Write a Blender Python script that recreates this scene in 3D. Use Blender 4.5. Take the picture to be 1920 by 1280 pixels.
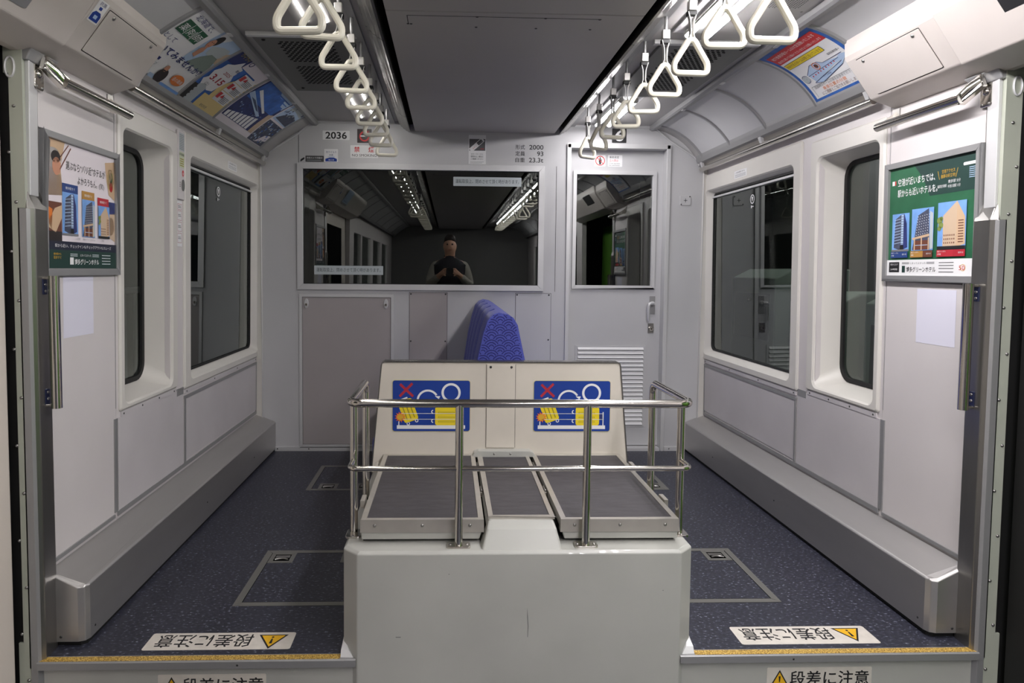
import bpy, bmesh, math, random
from math import sin, cos, pi, sqrt, atan2
from mathutils import Vector, Matrix
random.seed(7)
for o in list(bpy.data.objects): bpy.data.objects.remove(o)
S = bpy.context.scene
COL = S.collection

# ---------------------------------------------------------------- camera, world, exposure
F, PCX, PCY = 1280.0, 887.21, 576.785
YAW, PIT, ROL, ZC = .0351483, .0540492, .0089392, 1.08
fw = Vector((sin(YAW)*cos(PIT), cos(YAW)*cos(PIT), -sin(PIT)))
rt = Vector((cos(YAW), -sin(YAW), 0)); up = rt.cross(fw)
r2 = rt*cos(ROL)+up*sin(ROL); u2 = -rt*sin(ROL)+up*cos(ROL)
cd = bpy.data.cameras.new('camera'); cam = bpy.data.objects.new('camera', cd); COL.objects.link(cam)
cam.matrix_world = Matrix(((r2.x, u2.x, -fw.x, -.203), (r2.y, u2.y, -fw.y, 0), (r2.z, u2.z, -fw.z, ZC), (0, 0, 0, 1)))
cd.sensor_fit = 'HORIZONTAL'; cd.sensor_width = 36; cd.lens = F/1920*36
cd.shift_x = (960-PCX)/1920; cd.shift_y = (PCY-640)/1920
cd.clip_start = .02
S.camera = cam
wd = bpy.data.worlds.new('world'); S.world = wd; wd.use_nodes = True
wd.node_tree.nodes['Background'].inputs[0].default_value = (.5, .55, .6, 1)
wd.node_tree.nodes['Background'].inputs[1].default_value = .004
vs = S.view_settings
S.display_settings.display_device = 'sRGB'
vs.view_transform = 'Standard'; vs.look = 'None'; vs.gamma = 1; vs.use_curve_mapping = False
vs.exposure = 0.09
LAMP_BRIGHT, LAMP_DIM = 127.0, 46.0

# ---------------------------------------------------------------- materials
def lin(c):
    c = c/255
    return c/12.92 if c <= .04045 else ((c+.055)/1.055)**2.4
def rgb(c): return (lin(c[0]), lin(c[1]), lin(c[2]), 1)
MATS = {}
def mat(name, c, rough=.5, metal=0., noise=None, bump=None, spec=.5, coat=0., emit=0.):
    if name in MATS: return MATS[name]
    m = bpy.data.materials.new(name); m.use_nodes = True
    nt = m.node_tree; b = nt.nodes['Principled BSDF']
    b.inputs['Base Color'].default_value = rgb(c)
    b.inputs['Roughness'].default_value = rough
    b.inputs['Metallic'].default_value = metal
    b.inputs['Specular IOR Level'].default_value = spec
    b.inputs['Coat Weight'].default_value = coat
    if emit:
        b.inputs['Emission Color'].default_value = rgb(c); b.inputs['Emission Strength'].default_value = emit
    def tex(scale, stretch=(1, 1, 1), detail=4):
        tc = nt.nodes.new('ShaderNodeTexCoord'); mp = nt.nodes.new('ShaderNodeMapping')
        mp.inputs['Scale'].default_value = stretch
        n = nt.nodes.new('ShaderNodeTexNoise'); n.inputs['Scale'].default_value = scale; n.inputs['Detail'].default_value = detail
        nt.links.new(tc.outputs['Object'], mp.inputs[0]); nt.links.new(mp.outputs[0], n.inputs['Vector'])
        return n
    if noise:                                   # (scale, amount, stretch): soft wear in colour and gloss
        n = tex(noise[0], noise[2] if len(noise) > 2 else (1, 1, 1))
        r = nt.nodes.new('ShaderNodeValToRGB'); a = noise[1]
        r.color_ramp.elements[0].position = .3; r.color_ramp.elements[1].position = .7
        lo = tuple(v*(1-a) for v in rgb(c)[:3])+(1,); hi = tuple(min(1, v*(1+a)) for v in rgb(c)[:3])+(1,)
        r.color_ramp.elements[0].color = lo; r.color_ramp.elements[1].color = hi
        nt.links.new(n.outputs['Fac'], r.inputs[0]); nt.links.new(r.outputs[0], b.inputs['Base Color'])
    if bump:
        n = tex(bump[0], bump[2] if len(bump) > 2 else (1, 1, 1), 2)
        bp = nt.nodes.new('ShaderNodeBump'); bp.inputs['Strength'].default_value = bump[1]; bp.inputs['Distance'].default_value = .002
        nt.links.new(n.outputs['Fac'], bp.inputs['Height']); nt.links.new(bp.outputs[0], b.inputs['Normal'])
    MATS[name] = m
    return m
M_WALL = mat('wall laminate', (206, 201, 200), .45, noise=(3, .03), bump=(60, .04))
M_MOULD = mat('moulded window surround', (208, 205, 198), .4, noise=(4, .03), bump=(90, .06))
M_LOWER = mat('lower wall laminate', (192, 188, 189), .45, noise=(4, .05))
M_BACK = mat('grey cab bulkhead laminate', (188, 188, 189), .42, noise=(3, .03))
M_BACK2 = mat('warm grey access panel', (163, 157, 156), .45, noise=(3, .03))
M_ALU = mat('satin aluminium trim', (204, 204, 204), .38, .3)
M_EDGE = mat('worn steel tray edge', (186, 181, 172), .3, .5, noise=(20, .06))
M_LOUV = mat('white enamelled louvre', (226, 226, 226), .4)
M_ALUD = mat('grey aluminium trim', (152, 152, 152), .4, .4)
M_RIDGE = mat('dull ridged aluminium', (142, 140, 136), .26, .92)
M_HATCH = mat('worn hatch frame', (124, 123, 118), .42, .5)
M_STEEL = mat('brushed stainless steel', (150, 148, 144), .28, .9, noise=(14, .08, (1, 1, .15)))
M_STEELH = mat('brushed stainless heater cover', (190, 188, 186), .40, .85, noise=(8, .06, (1, .15, 1)))
M_CHROME = mat('polished stainless tube', (208, 204, 197), .14, 1.)
M_FILM = mat('blue tinted steel bracket', (58, 64, 96), .3, .6)
M_CEIL = mat('ceiling panel', (166, 164, 162), .5, noise=(3, .03))
M_CENT = mat('dull ceiling centre panel', (172, 168, 165), .5, noise=(2, .04))
M_COVE = mat('cove panel', (186, 186, 187), .42, noise=(4, .03))
M_BLACK = mat('black rubber', (14, 14, 14), .6)
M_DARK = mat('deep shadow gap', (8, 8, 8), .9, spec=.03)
M_HEAD = mat('door header panel', (194, 187, 181), .42, noise=(5, .03), bump=(80, .05))
M_GRILL = mat('dark grey vent panel', (112, 112, 110), .5, .3)
M_STRAP = mat('cream strap plastic', (214, 210, 194), .3)
M_BELT = mat('pale strap webbing', (205, 204, 200), .55)
M_CUBE = mat('strap bracket', (196, 194, 190), .3, .4)
M_PLAT = mat('grey painted platform', (174, 174, 168), .36, noise=(5, .05), coat=.2)
M_PART = mat('cream partition laminate', (205, 198, 186), .42, noise=(6, .04))
M_MAT = mat('dark ribbed rubber mat', (66, 63, 66), .6, noise=(60, .22, (.3, 1, 1)), bump=(200, .2))
M_SEAT = mat('blue seat moquette', (68, 76, 158), .8, noise=(160, .25))
M_SEAT.node_tree.nodes['Principled BSDF'].inputs['Sheen Weight'].default_value = .12
M_SEATD = mat('navy seat pattern', (30, 33, 102), .85)
M_SEATS = mat('dark seat side cloth', (40, 42, 86), .85)
M_PILL = mat('sage door pillar paint', (168, 172, 158), .45, noise=(6, .05))
M_LEAF = mat('door leaf laminate', (205, 196, 186), .45)
M_SCREW = mat('screw head', (150, 148, 145), .3, .9)
M_SCREWD = mat('dark screw head', (70, 70, 70), .4, .7)
WHITE = mat('white print', (226, 226, 226), .5); BLACK = mat('black print', (26, 26, 28), .5)
RED = mat('red print', (196, 40, 44), .5); BLUE = mat('blue print', (12, 54, 140), .45); YEL = mat('yellow print', (226, 202, 34), .5)
GREY = mat('grey print', (120, 120, 122), .5); NAVY = mat('navy print', (32, 44, 108), .5)
GREEN = mat('green print', (36, 92, 62), .45, noise=(9, .18)); DGREEN = mat('dark green print', (26, 56, 50), .45)
ORANGE = mat('orange print', (214, 116, 40), .5); GOLD = mat('gold print', (206, 160, 44), .5); SKY = mat('sky print', (112, 156, 214), .5, noise=(14, .2))
BROWN = mat('brown print', (104, 60, 44), .5); TAN = mat('tan print', (198, 168, 136), .5); CRIM = mat('crimson print', (168, 34, 48), .5)
PALE = mat('pale lilac paper', (218, 217, 230), .5); INK = mat('slate building print', (66, 72, 92), .5, noise=(60, .3)); SKIN = mat('skin print', (196, 140, 112), .5)
TAGB = mat('dusky blue print', (34, 62, 122), .5); TAGO = mat('dusky gold print', (172, 128, 62), .5); TAGR = mat('dusky red print', (176, 40, 52), .5)
CREAM = mat('cream print', (220, 196, 132), .5); STONE = mat('stone building print', (196, 172, 146), .5); PALEB = mat('pale blue print', (168, 190, 216), .5)
HAIR = mat('dark hair print', (36, 28, 26), .5); STICK = mat('pale grey sticker', (176, 184, 186), .5); AZ = mat('azure print', (46, 98, 176), .5, noise=(20, .3))
INDIGO = mat('indigo print', (40, 50, 104), .5, noise=(40, .3)); PINKW = mat('warm white print', (222, 214, 218), .45)

def floor_mat():
    m = bpy.data.materials.new('navy flecked vinyl floor'); m.use_nodes = True; nt = m.node_tree; b = nt.nodes['Principled BSDF']
    b.inputs['Roughness'].default_value = .42; b.inputs['Specular IOR Level'].default_value = .35
    tc = nt.nodes.new('ShaderNodeTexCoord'); mp = nt.nodes.new('ShaderNodeMapping'); mp.inputs['Scale'].default_value = (.75, 1.25, 1)
    nt.links.new(tc.outputs['Object'], mp.inputs[0])
    v = nt.nodes.new('ShaderNodeTexVoronoi'); v.inputs['Scale'].default_value = 44; v.inputs['Randomness'].default_value = 1
    nt.links.new(mp.outputs[0], v.inputs['Vector'])
    n = nt.nodes.new('ShaderNodeTexNoise'); n.inputs['Scale'].default_value = 110; n.inputs['Detail'].default_value = 3
    nt.links.new(mp.outputs[0], n.inputs['Vector'])
    n2 = nt.nodes.new('ShaderNodeTexNoise'); n2.inputs['Scale'].default_value = 2; nt.links.new(tc.outputs['Object'], n2.inputs['Vector'])
    r = nt.nodes.new('ShaderNodeValToRGB'); e = r.color_ramp.elements
    e[0].position = .30; e[0].color = rgb((38, 39, 47)); e[1].position = .82; e[1].color = rgb((168, 174, 190))
    k = e.new(.56); k.color = rgb((50, 51, 62)); k = e.new(.63); k.color = rgb((64, 66, 80))
    nt.links.new(n.outputs['Fac'], r.inputs[0])
    r2_ = nt.nodes.new('ShaderNodeValToRGB'); e = r2_.color_ramp.elements
    e[0].position = .07; e[0].color = (1, 1, 1, 1); e[1].position = .12; e[1].color = (0, 0, 0, 1)
    nt.links.new(v.outputs['Distance'], r2_.inputs[0])
    mx = nt.nodes.new('ShaderNodeMixRGB'); mx.inputs[2].default_value = rgb((150, 156, 172))
    mu = nt.nodes.new('ShaderNodeMath'); mu.operation = 'MULTIPLY'; nt.links.new(r2_.outputs[0], mu.inputs[0]); nt.links.new(n.outputs['Fac'], mu.inputs[1])
    nt.links.new(mu.outputs[0], mx.inputs[0]); nt.links.new(r.outputs[0], mx.inputs[1])
    nt.links.new(mx.outputs[0], b.inputs['Base Color'])
    return m
M_FLOOR = floor_mat()
def grit_mat():
    m = bpy.data.materials.new('gritty gold anti slip strip'); m.use_nodes = True; nt = m.node_tree; b = nt.nodes['Principled BSDF']
    tc = nt.nodes.new('ShaderNodeTexCoord'); n = nt.nodes.new('ShaderNodeTexNoise'); n.inputs['Scale'].default_value = 300; n.inputs['Detail'].default_value = 2
    nt.links.new(tc.outputs['Object'], n.inputs['Vector'])
    r = nt.nodes.new('ShaderNodeValToRGB'); e = r.color_ramp.elements
    e[0].position = .36; e[0].color = rgb((112, 86, 34)); e[1].position = .68; e[1].color = rgb((226, 194, 108)); k = e.new(.5); k.color = rgb((178, 142, 62))
    nt.links.new(n.outputs['Fac'], r.inputs[0]); nt.links.new(r.outputs[0], b.inputs['Base Color']); b.inputs['Roughness'].default_value = .5
    bp = nt.nodes.new('ShaderNodeBump'); bp.inputs['Strength'].default_value = .5; bp.inputs['Distance'].default_value = .001
    nt.links.new(n.outputs['Fac'], bp.inputs['Height']); nt.links.new(bp.outputs[0], b.inputs['Normal'])
    return m
M_GRIT = grit_mat()
def glass_mat(name, tint, gain, ior=1.5):
    m = bpy.data.materials.new(name); m.use_nodes = True; nt = m.node_tree
    nt.nodes.remove(nt.nodes['Principled BSDF']); out = nt.nodes['Material Output']
    t = nt.nodes.new('ShaderNodeBsdfTransparent'); t.inputs[0].default_value = tint+(1,)
    g = nt.nodes.new('ShaderNodeBsdfGlossy'); g.inputs['Roughness'].default_value = 0.0; g.inputs[0].default_value = (.95, 1, .97, 1)
    f = nt.nodes.new('ShaderNodeFresnel'); f.inputs[0].default_value = ior
    geo = nt.nodes.new('ShaderNodeNewGeometry')
    mu = nt.nodes.new('ShaderNodeMath'); mu.operation = 'MULTIPLY'; mu.inputs[1].default_value = gain; mu.use_clamp = True
    x = nt.nodes.new('ShaderNodeMixShader')
    nt.links.new(f.outputs[0], mu.inputs[0]); nt.links.new(mu.outputs[0], x.inputs[0])
    nt.links.new(t.outputs[0], x.inputs[1]); nt.links.new(g.outputs[0], x.inputs[2]); nt.links.new(x.outputs[0], out.inputs[0])
    return m
M_GLASS = glass_mat('side window glass', (.55, .6, .57), 1.6)
M_CABGLASS = glass_mat('dark cab window glass', (.5, .5, .5), 3.2)
def lamp_mat(name, strength, c=(1, .965, .99)):
    m = bpy.data.materials.new(name); m.use_nodes = True; nt = m.node_tree
    b = nt.nodes['Principled BSDF']; b.inputs['Base Color'].default_value = (.8, .8, .8, 1)
    b.inputs['Emission Color'].default_value = c+(1,); b.inputs['Emission Strength'].default_value = strength
    return m
M_TUBE = lamp_mat('lit fluorescent tube', LAMP_BRIGHT)
M_STRIP = lamp_mat('lit narrow lamp strip', LAMP_DIM*1.12, (1, .965, .93))
M_TUBE2 = lamp_mat('weaker lit far tube', LAMP_BRIGHT*.62)  # far tubes simply emit less; no diffuser is modelled

# ---------------------------------------------------------------- mesh helpers
def tag(o, label=None, cat=None, group=None, kind=None):
    if label: o['label'] = label
    if cat: o['category'] = cat
    if group: o['group'] = group
    if kind: o['kind'] = kind
    return o
def empty(name, loc=(0, 0, 0), label=None, cat=None, group=None, kind=None):
    o = bpy.data.objects.new(name, None); COL.objects.link(o); o.location = loc; o.empty_display_size = .05
    return tag(o, label, cat, group, kind)
class MB:
    def __init__(s): s.v = []; s.f = []; s.m = []; s.sm = []; s.mats = []
    def mi(s, m):
        if m not in s.mats: s.mats.append(m)
        return s.mats.index(m)
    def add(s, vs, fs, m, smooth=False):
        b = len(s.v); k = s.mi(m)
        s.v += [tuple(p) for p in vs]
        for f in fs: s.f.append([b+i for i in f]); s.m.append(k); s.sm.append(smooth)
        return s
    def box(s, x0, x1, y0, y1, z0, z1, m):
        vs = [(x, y, z) for z in (z0, z1) for y in (y0, y1) for x in (x0, x1)]
        return s.add(vs, [(0, 2, 3, 1), (4, 5, 7, 6), (0, 1, 5, 4), (2, 6, 7, 3), (0, 4, 6, 2), (1, 3, 7, 5)], m)
    def hexa(s, lo, hi, m):                     # two quads joined
        return s.add(list(lo)+list(hi), [(3, 2, 1, 0), (4, 5, 6, 7), (0, 1, 5, 4), (1, 2, 6, 5), (2, 3, 7, 6), (3, 0, 4, 7)], m)
    def prism(s, pts, fn, a, b, m, smooth=False, caps=True):   # 2D outline pts, fn(p,q,t) -> 3D
        n = len(pts)
        vs = [fn(p, q, a) for p, q in pts]+[fn(p, q, b) for p, q in pts]
        fs = [(i, (i+1) % n, n+(i+1) % n, n+i) for i in range(n)]
        s.add(vs, fs, m, smooth)
        if caps: s.add(vs[:n], [tuple(range(n))[::-1]], m); s.add(vs[n:], [tuple(range(n))], m)
        return s
    def loops(s, ls, m, smooth=False, cap0=False, cap1=False, closed=True):
        n = len(ls[0]); vs = [p for l in ls for p in l]; fs = []
        for k in range(len(ls)-1):
            for i in range(n if closed else n-1):
                j = (i+1) % n; fs.append((k*n+i, k*n+j, (k+1)*n+j, (k+1)*n+i))
        s.add(vs, fs, m, smooth)
        if cap0: s.add(ls[0], [tuple(range(n))[::-1]], m)
        if cap1: s.add(ls[-1], [tuple(range(n))], m)
        return s
    def tube(s, pts, r, m, n=12, caps=True, closed=False, flat=1.):
        P = [Vector(p) for p in pts]; k = len(P); ls = []; prev = None
        for i in range(k):
            if closed: d = (P[(i+1) % k]-P[i-1])
            else: d = P[min(i+1, k-1)]-P[max(i-1, 0)]
            d.normalize()
            if prev is None:
                a = Vector((0, 0, 1)) if abs(d.z) < .9 else Vector((1, 0, 0))
                u = d.cross(a).normalized()
            else:
                u = (prev-d*prev.dot(d)).normalized()
            prev = u; w = d.cross(u)
            rr = r[i] if isinstance(r, (list, tuple)) else r
            ls.append([P[i]+(u*cos(2*pi*j/n)*rr+w*sin(2*pi*j/n)*rr*flat) for j in range(n)])
        if closed: ls.append(ls[0])
        s.loops(ls, m, True)
        if caps and not closed: s.add(ls[0], [tuple(range(n))[::-1]], m); s.add(ls[-1], [tuple(range(n))], m)
        return s
    def dome(s, c, nrm, r, h, m, n=10):         # screw / rivet head
        c = Vector(c); nrm = Vector(nrm).normalized(); a = Vector((0, 0, 1)) if abs(nrm.z) < .9 else Vector((1, 0, 0))
        u = nrm.cross(a).normalized(); w = nrm.cross(u)
        ls = [[c+nrm*(h*sin(t))+(u*cos(2*pi*j/n)+w*sin(2*pi*j/n))*r*cos(t) for j in range(n)] for t in (0, .5, 1.0, 1.45)]
        return s.loops(ls, m, True, cap1=True)
    def build(s, name, parent=None, bevel=0., seg=2, label=None, recalc=True, world=True, wn=False):
        me = bpy.data.meshes.new(name)
        vs = s.v
        if parent is not None and world:
            off = Vector((0, 0, 0)); p = parent
            while p: off += p.location; p = p.parent
            vs = [(x-off.x, y-off.y, z-off.z) for x, y, z in vs]
        me.from_pydata(vs, [], s.f)
        for m in s.mats: me.materials.append(m)
        for p, k, sm in zip(me.polygons, s.m, s.sm): p.material_index = k; p.use_smooth = sm
        bm = bmesh.new(); bm.from_mesh(me)
        bmesh.ops.remove_doubles(bm, verts=bm.verts, dist=1e-6)
        if recalc: bmesh.ops.recalc_face_normals(bm, faces=bm.faces)
        for e in bm.edges:
            if len(e.link_faces) == 2 and e.calc_face_angle(0) > .62: e.smooth = False
        bm.to_mesh(me); bm.free(); me.update()
        o = bpy.data.objects.new(name, me); COL.objects.link(o)
        if parent is not None: o.parent = parent
        if bevel:
            b = o.modifiers.new('bevel', 'BEVEL'); b.width = bevel; b.segments = seg; b.limit_method = 'ANGLE'; b.angle_limit = .6
        if label: o['label'] = label
        return o
def struct(o, label=None): return tag(o, label, kind='structure')

# text as mesh: the built-in font, filled outlines
_fc = bpy.data.curves.new('lettering_source', 'FONT'); _fo = bpy.data.objects.new('lettering_source', _fc); COL.objects.link(_fo)
_TC = {}
def glyphs(s, bold=0., res=3):
    k = (s, bold, res)
    if k not in _TC:
        _fc.body = s; _fc.offset = bold; _fc.resolution_u = res; _fc.align_x = 'LEFT'
        bpy.context.view_layer.update()
        me = bpy.data.meshes.new_from_object(_fo.evaluated_get(bpy.context.evaluated_depsgraph_get()))
        v = [(p.co.x, p.co.y) for p in me.vertices]; f = [tuple(p.vertices) for p in me.polygons]
        bpy.data.meshes.remove(me)
        x0 = min(p[0] for p in v); x1 = max(p[0] for p in v)
        _TC[k] = (v, f, x0, x1)
    return _TC[k]

def rrect(u0, u1, v0, v1, r, n=6):
    pts = []
    for cx, cy, a in ((u1-r, v1-r, 0), (u0+r, v1-r, pi/2), (u0+r, v0+r, pi), (u1-r, v0+r, 1.5*pi)):
        for i in range(n+1):
            t = a+pi/2*i/n; pts.append((cx+r*cos(t), cy+r*sin(t)))
    return pts
def disc(cx, cy, r, n=24, ry=None): return [(cx+r*cos(2*pi*i/n), cy+(ry or r)*sin(2*pi*i/n)) for i in range(n)]

class Print:                                     # flat artwork on a surface: mapping fn(u, v, h) -> 3D
    def __init__(s, fn, step=.0003): s.mb = MB(); s.fn = fn; s.step = step; s.l = 0
    def up(s, n=1): s.l += n; return s
    band = None                                  # on a curved sheet: cut shapes into bands so they follow the curve
    def poly(s, pts, m):
        if not s.band: return s.flat(pts, m)
        lo = min(p[1] for p in pts); hi = max(p[1] for p in pts); k0 = math.floor(lo/s.band)
        def cut(ps, c, sg):
            out = []
            for (a, b), (e, f) in zip(ps, ps[1:]+ps[:1]):
                i, j = sg*(b-c) >= 0, sg*(f-c) >= 0
                if i: out.append((a, b))
                if i != j: t = (c-b)/(f-b); out.append((a+(e-a)*t, c))
            return out
        while k0*s.band < hi:
            q = cut(list(pts), k0*s.band, 1)
            if q: q = cut(q, (k0+1)*s.band, -1)
            if len(q) > 2: s.flat(q, m)
            k0 += 1
        return s
    def flat(s, pts, m): s.mb.add([s.fn(u, v, s.l*s.step) for u, v in pts], [tuple(range(len(pts)))], m); return s
    def rect(s, u0, u1, v0, v1, m, nu=1, nv=1):
        if s.band: nv = max(nv, math.ceil((v1-v0)/s.band))
        vs = [s.fn(u0+(u1-u0)*i/nu, v0+(v1-v0)*j/nv, s.l*s.step) for j in range(nv+1) for i in range(nu+1)]
        fs = [(j*(nu+1)+i, j*(nu+1)+i+1, (j+1)*(nu+1)+i+1, (j+1)*(nu+1)+i) for j in range(nv) for i in range(nu)]
        s.mb.add(vs, fs, m); return s
    def rr(s, u0, u1, v0, v1, r, m): return s.poly(rrect(u0, u1, v0, v1, r), m)
    def disc(s, u, v, r, m, ry=None): return s.poly(disc(u, v, r, 24, ry), m)
    def ring(s, u, v, r, w, m, a0=0, a1=2*pi, n=32):
        vs = []; fs = []
        for i in range(n+1):
            t = a0+(a1-a0)*i/n
            for q in (r, r-w): vs.append(s.fn(u+q*cos(t), v+q*sin(t), s.l*s.step))
        for i in range(n): fs.append((2*i, 2*i+1, 2*i+3, 2*i+2))
        s.mb.add(vs, fs, m); return s
    def line(s, a, b, w, m):
        d = Vector((b[0]-a[0], b[1]-a[1])); n = Vector((-d.y, d.x)).normalized()*w/2
        return s.poly([(a[0]+n.x, a[1]+n.y), (a[0]-n.x, a[1]-n.y), (b[0]-n.x, b[1]-n.y), (b[0]+n.x, b[1]+n.y)], m)
    def text(s, t, u, v, size, m, w=None, align='L', bold=0., rot=0.):
        vv, ff, x0, x1 = glyphs(t, bold)
        sx = size if w is None else w/(x1-x0)
        W = (x1-x0)*sx; o = {'L': 0, 'C': -W/2, 'R': -W}[align]; c, n = cos(rot), sin(rot)
        P = []
        for x, y in vv:
            a = (x-x0)*sx+o; b = y*size
            P.append(s.fn(u+a*c-b*n, v+a*n+b*c, s.l*s.step))
        s.mb.add(P, ff, m); return s
    def build(s, name, parent=None, **k): return s.mb.build(name, parent, recalc=False, **k)

YB = 4.05
def XW(z): return 1.342-.012*(z-.2)
def on_back(h0=0.): return lambda u, v, h: (u, YB-h0-h, v)
def on_side(sd, h0=0.):                          # u runs to the viewer's right on either wall
    return lambda u, v, h: (sd*(XW(v)-h0-h), -u if sd > 0 else u, v)
def SW(sd, y, z, h=0.): return (sd*(XW(z)-h), y, z)
# cove arc
CA, CB = Vector((1.005, 1.93)), Vector((1.265, 1.75))
def cove(sd, y, t, h=0.):
    d = CB-CA; n = Vector((-d.y, d.x)); n.normalize()      # outward (up and out)
    if n.y < 0: n = -n
    p = CA+d*t+n*((.034 if sd > 0 else .012)*4*t*(1-t)-.004-h)
    return (sd*p.x, y, p.y)
def on_cove(sd, h0=0.): return lambda u, v, h: cove(sd, -u if sd > 0 else u, v, h0+h)
def frame_bars(mb, fn, u0, u1, v0, v1, w, h, m, g=.0004):   # four mitred bars
    i0, i1, j0, j1 = u0+w, u1-w, v0+w, v1-w
    for q in (((u0, v1), (u1, v1), (i1, j1), (i0, j1)), ((u0, v0), (i0, j0), (i1, j0), (u1, v0)),
              ((u0, v0), (u0, v1), (i0, j1), (i0, j0)), ((u1, v0), (i1, j0), (i1, j1), (u1, v1))):
        cu = sum(p[0] for p in q)/4; cv = sum(p[1] for p in q)/4
        q = [(p[0]+(g if p[0] < cu else -g), p[1]+(g if p[1] < cv else -g)) for p in q]
        mb.hexa([fn(a, b, 0) for a, b in q], [fn(a, b, h) for a, b in q], m)
ORD = ['nearest', 'second', 'third', 'fourth', 'fifth', 'sixth', 'seventh', 'eighth', 'ninth', 'tenth', 'eleventh', 'twelfth']
REAR = -5.2
SIDE = {1: 'right', -1: 'left'}

# ================================================================ SHELL
mb = MB(); mb.box(-1.34, 1.34, 1.87, YB+.05, -.06, 0, M_FLOOR)
struct(mb.build('floor'), 'navy flecked vinyl floor of the raised end bay')
mb = MB(); mb.box(-1.5, 1.5, REAR, 1.87, -.31, -.25, M_FLOOR)
struct(mb.build('floor'), 'navy floor of the main saloon one step lower')

# bulkhead with a window and a door opening
mb = MB(); t = .04
for a, b, c, d in ((-1.34, -1.075, 0, 2.0), (-1.075, .335, 0, .98), (-1.075, .335, 1.685, 2.0), (.335, .505, 0, 2.0), (.505, 1.09, 1.82, 2.0), (1.09, 1.34, 0, 2.0)):
    mb.box(a, b, YB, YB+t, c, d, M_BACK)
for x in (-1.085, .425):                          # vertical panel joints
    mb.box(x-.001, x+.001, YB-.0008, YB+.001, .96 if x > 0 else 1.70, 1.70 if x > 0 else 1.92, M_DARK)
wb = struct(mb.build('wall_back'), 'grey bulkhead between saloon and cab')
# dark cab behind the bulkhead
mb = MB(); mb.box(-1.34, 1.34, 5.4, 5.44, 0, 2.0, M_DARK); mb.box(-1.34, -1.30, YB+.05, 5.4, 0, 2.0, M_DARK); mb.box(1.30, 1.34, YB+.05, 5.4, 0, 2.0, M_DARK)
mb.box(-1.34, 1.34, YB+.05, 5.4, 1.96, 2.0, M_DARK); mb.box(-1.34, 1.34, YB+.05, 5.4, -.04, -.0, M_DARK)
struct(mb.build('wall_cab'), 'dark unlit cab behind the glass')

# bulkhead window
w1 = empty('window_1', (-.37, YB, .98), kind='structure')
mb = MB(); frame_bars(mb, on_back(), -1.094, .354, .962, 1.699, .034, .014, M_ALU)
mb.build('window_frame', w1, bevel=.002)
mb = MB(); mb.add([(-1.07, YB+.004, .985), (.33, YB+.004, .985), (.33, YB+.004, 1.68), (-1.07, YB+.004, 1.68)], [(0, 1, 2, 3)], M_CABGLASS)
mb.build('pane', w1)
mb = MB(); frame_bars(mb, on_back(-.004), -1.062, .322, .994, 1.667, .006, .0035, M_BLACK); mb.build('gasket', w1)

# cab door: recessed leaf, frame, window, handle, lock, louvre
d1 = empty('door_1', (.79, YB, 0), kind='structure')
mb = MB()
for a, b in ((.488, .510), (1.079, 1.101)): mb.box(a, b, YB-.012, YB+.075, 0, 1.832, M_ALU)
mb.box(.488, 1.101, YB-.012, YB+.075, 1.808, 1.832, M_ALU)
mb.build('door_frame', d1, bevel=.002)
YD = YB+.058
mb = MB()
for a, b, c, d in ((.505, .554, .02, 1.82), (1.016, 1.09, .02, 1.82), (.554, 1.016, .02, .997), (.554, 1.016, 1.665, 1.82)): mb.box(a, b, YD, YD+.03, c, d, M_BACK)
mb.build('door_leaf', d1)
fnD = lambda u, v, h: (u, YD-h, v)
mb = MB(); frame_bars(mb, fnD, 0.5343, 1.0394, 0.9776, 1.6845, .022, .012, M_ALU); mb.build('window_frame', d1, bevel=.003)
mb = MB(); mb.add([(.545, YD+.004, .99), (1.025, YD+.004, .99), (1.025, YD+.004, 1.675), (.545, YD+.004, 1.675)], [(0, 1, 2, 3)], M_CABGLASS); mb.build('pane', d1)
mb = MB(); mb.box(1.013, 1.0475, YD-.004, YD, .826, .936, M_ALUD); hp = mb.build('handle_plate', d1, bevel=.002)
mb = MB(); mb.tube([(1.0293, YD-.002, .893), (1.0293, YD-.03, .893)], .012, M_ALU, 12)
mb.tube([(1.0293, YD-.03, .893), (1.012, YD-.036, .893), (1.0009, YD-.038, .888), (.9978, YD-.038, .87), (.9978, YD-.038, .80), (1.0009, YD-.037, .787)], [.011, .011, .010, .009, .009, .007], M_ALU, 12); mb.build('lever', hp)
mb = MB(); mb.box(1.0069, 1.0414, YD-.006, YD, .712, .770, M_STEEL); mb.tube([(1.0242, YD-.004, .738), (1.0242, YD-.018, .738)], .013, M_CHROME, 16); mb.tube([(1.0242, YD-.0182, .738), (1.0242, YD-.0188, .738)], .004, M_DARK, 8); mb.build('lock', d1, bevel=.002)
mb = MB(); frame_bars(mb, fnD, 0.5627, 0.9968, .135, .634, .016, .006, M_BACK)
mb.box(0.5769, 0.9826, YD-.001, YD-.0004, .149, .620, M_DARK)
n = 19
for i in range(n):
    z = .157+i*(.459/(n-1))
    mb.hexa([(0.5789, YD-.001, z+.012), (0.9806, YD-.001, z+.012), (0.9806, YD-.014, z-.008), (0.5789, YD-.014, z-.008)],
            [(0.5789, YD-.001, z+.0138), (0.9806, YD-.001, z+.0138), (0.9806, YD-.016, z-.0065), (0.5789, YD-.016, z-.0065)], M_LOUV)
mb.build('louvre', d1)
mb = MB(); mb.box(.512, 1.077, YB-.008, YB+.075, .0, .016, M_ALU); mb.build('threshold', d1)

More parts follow.
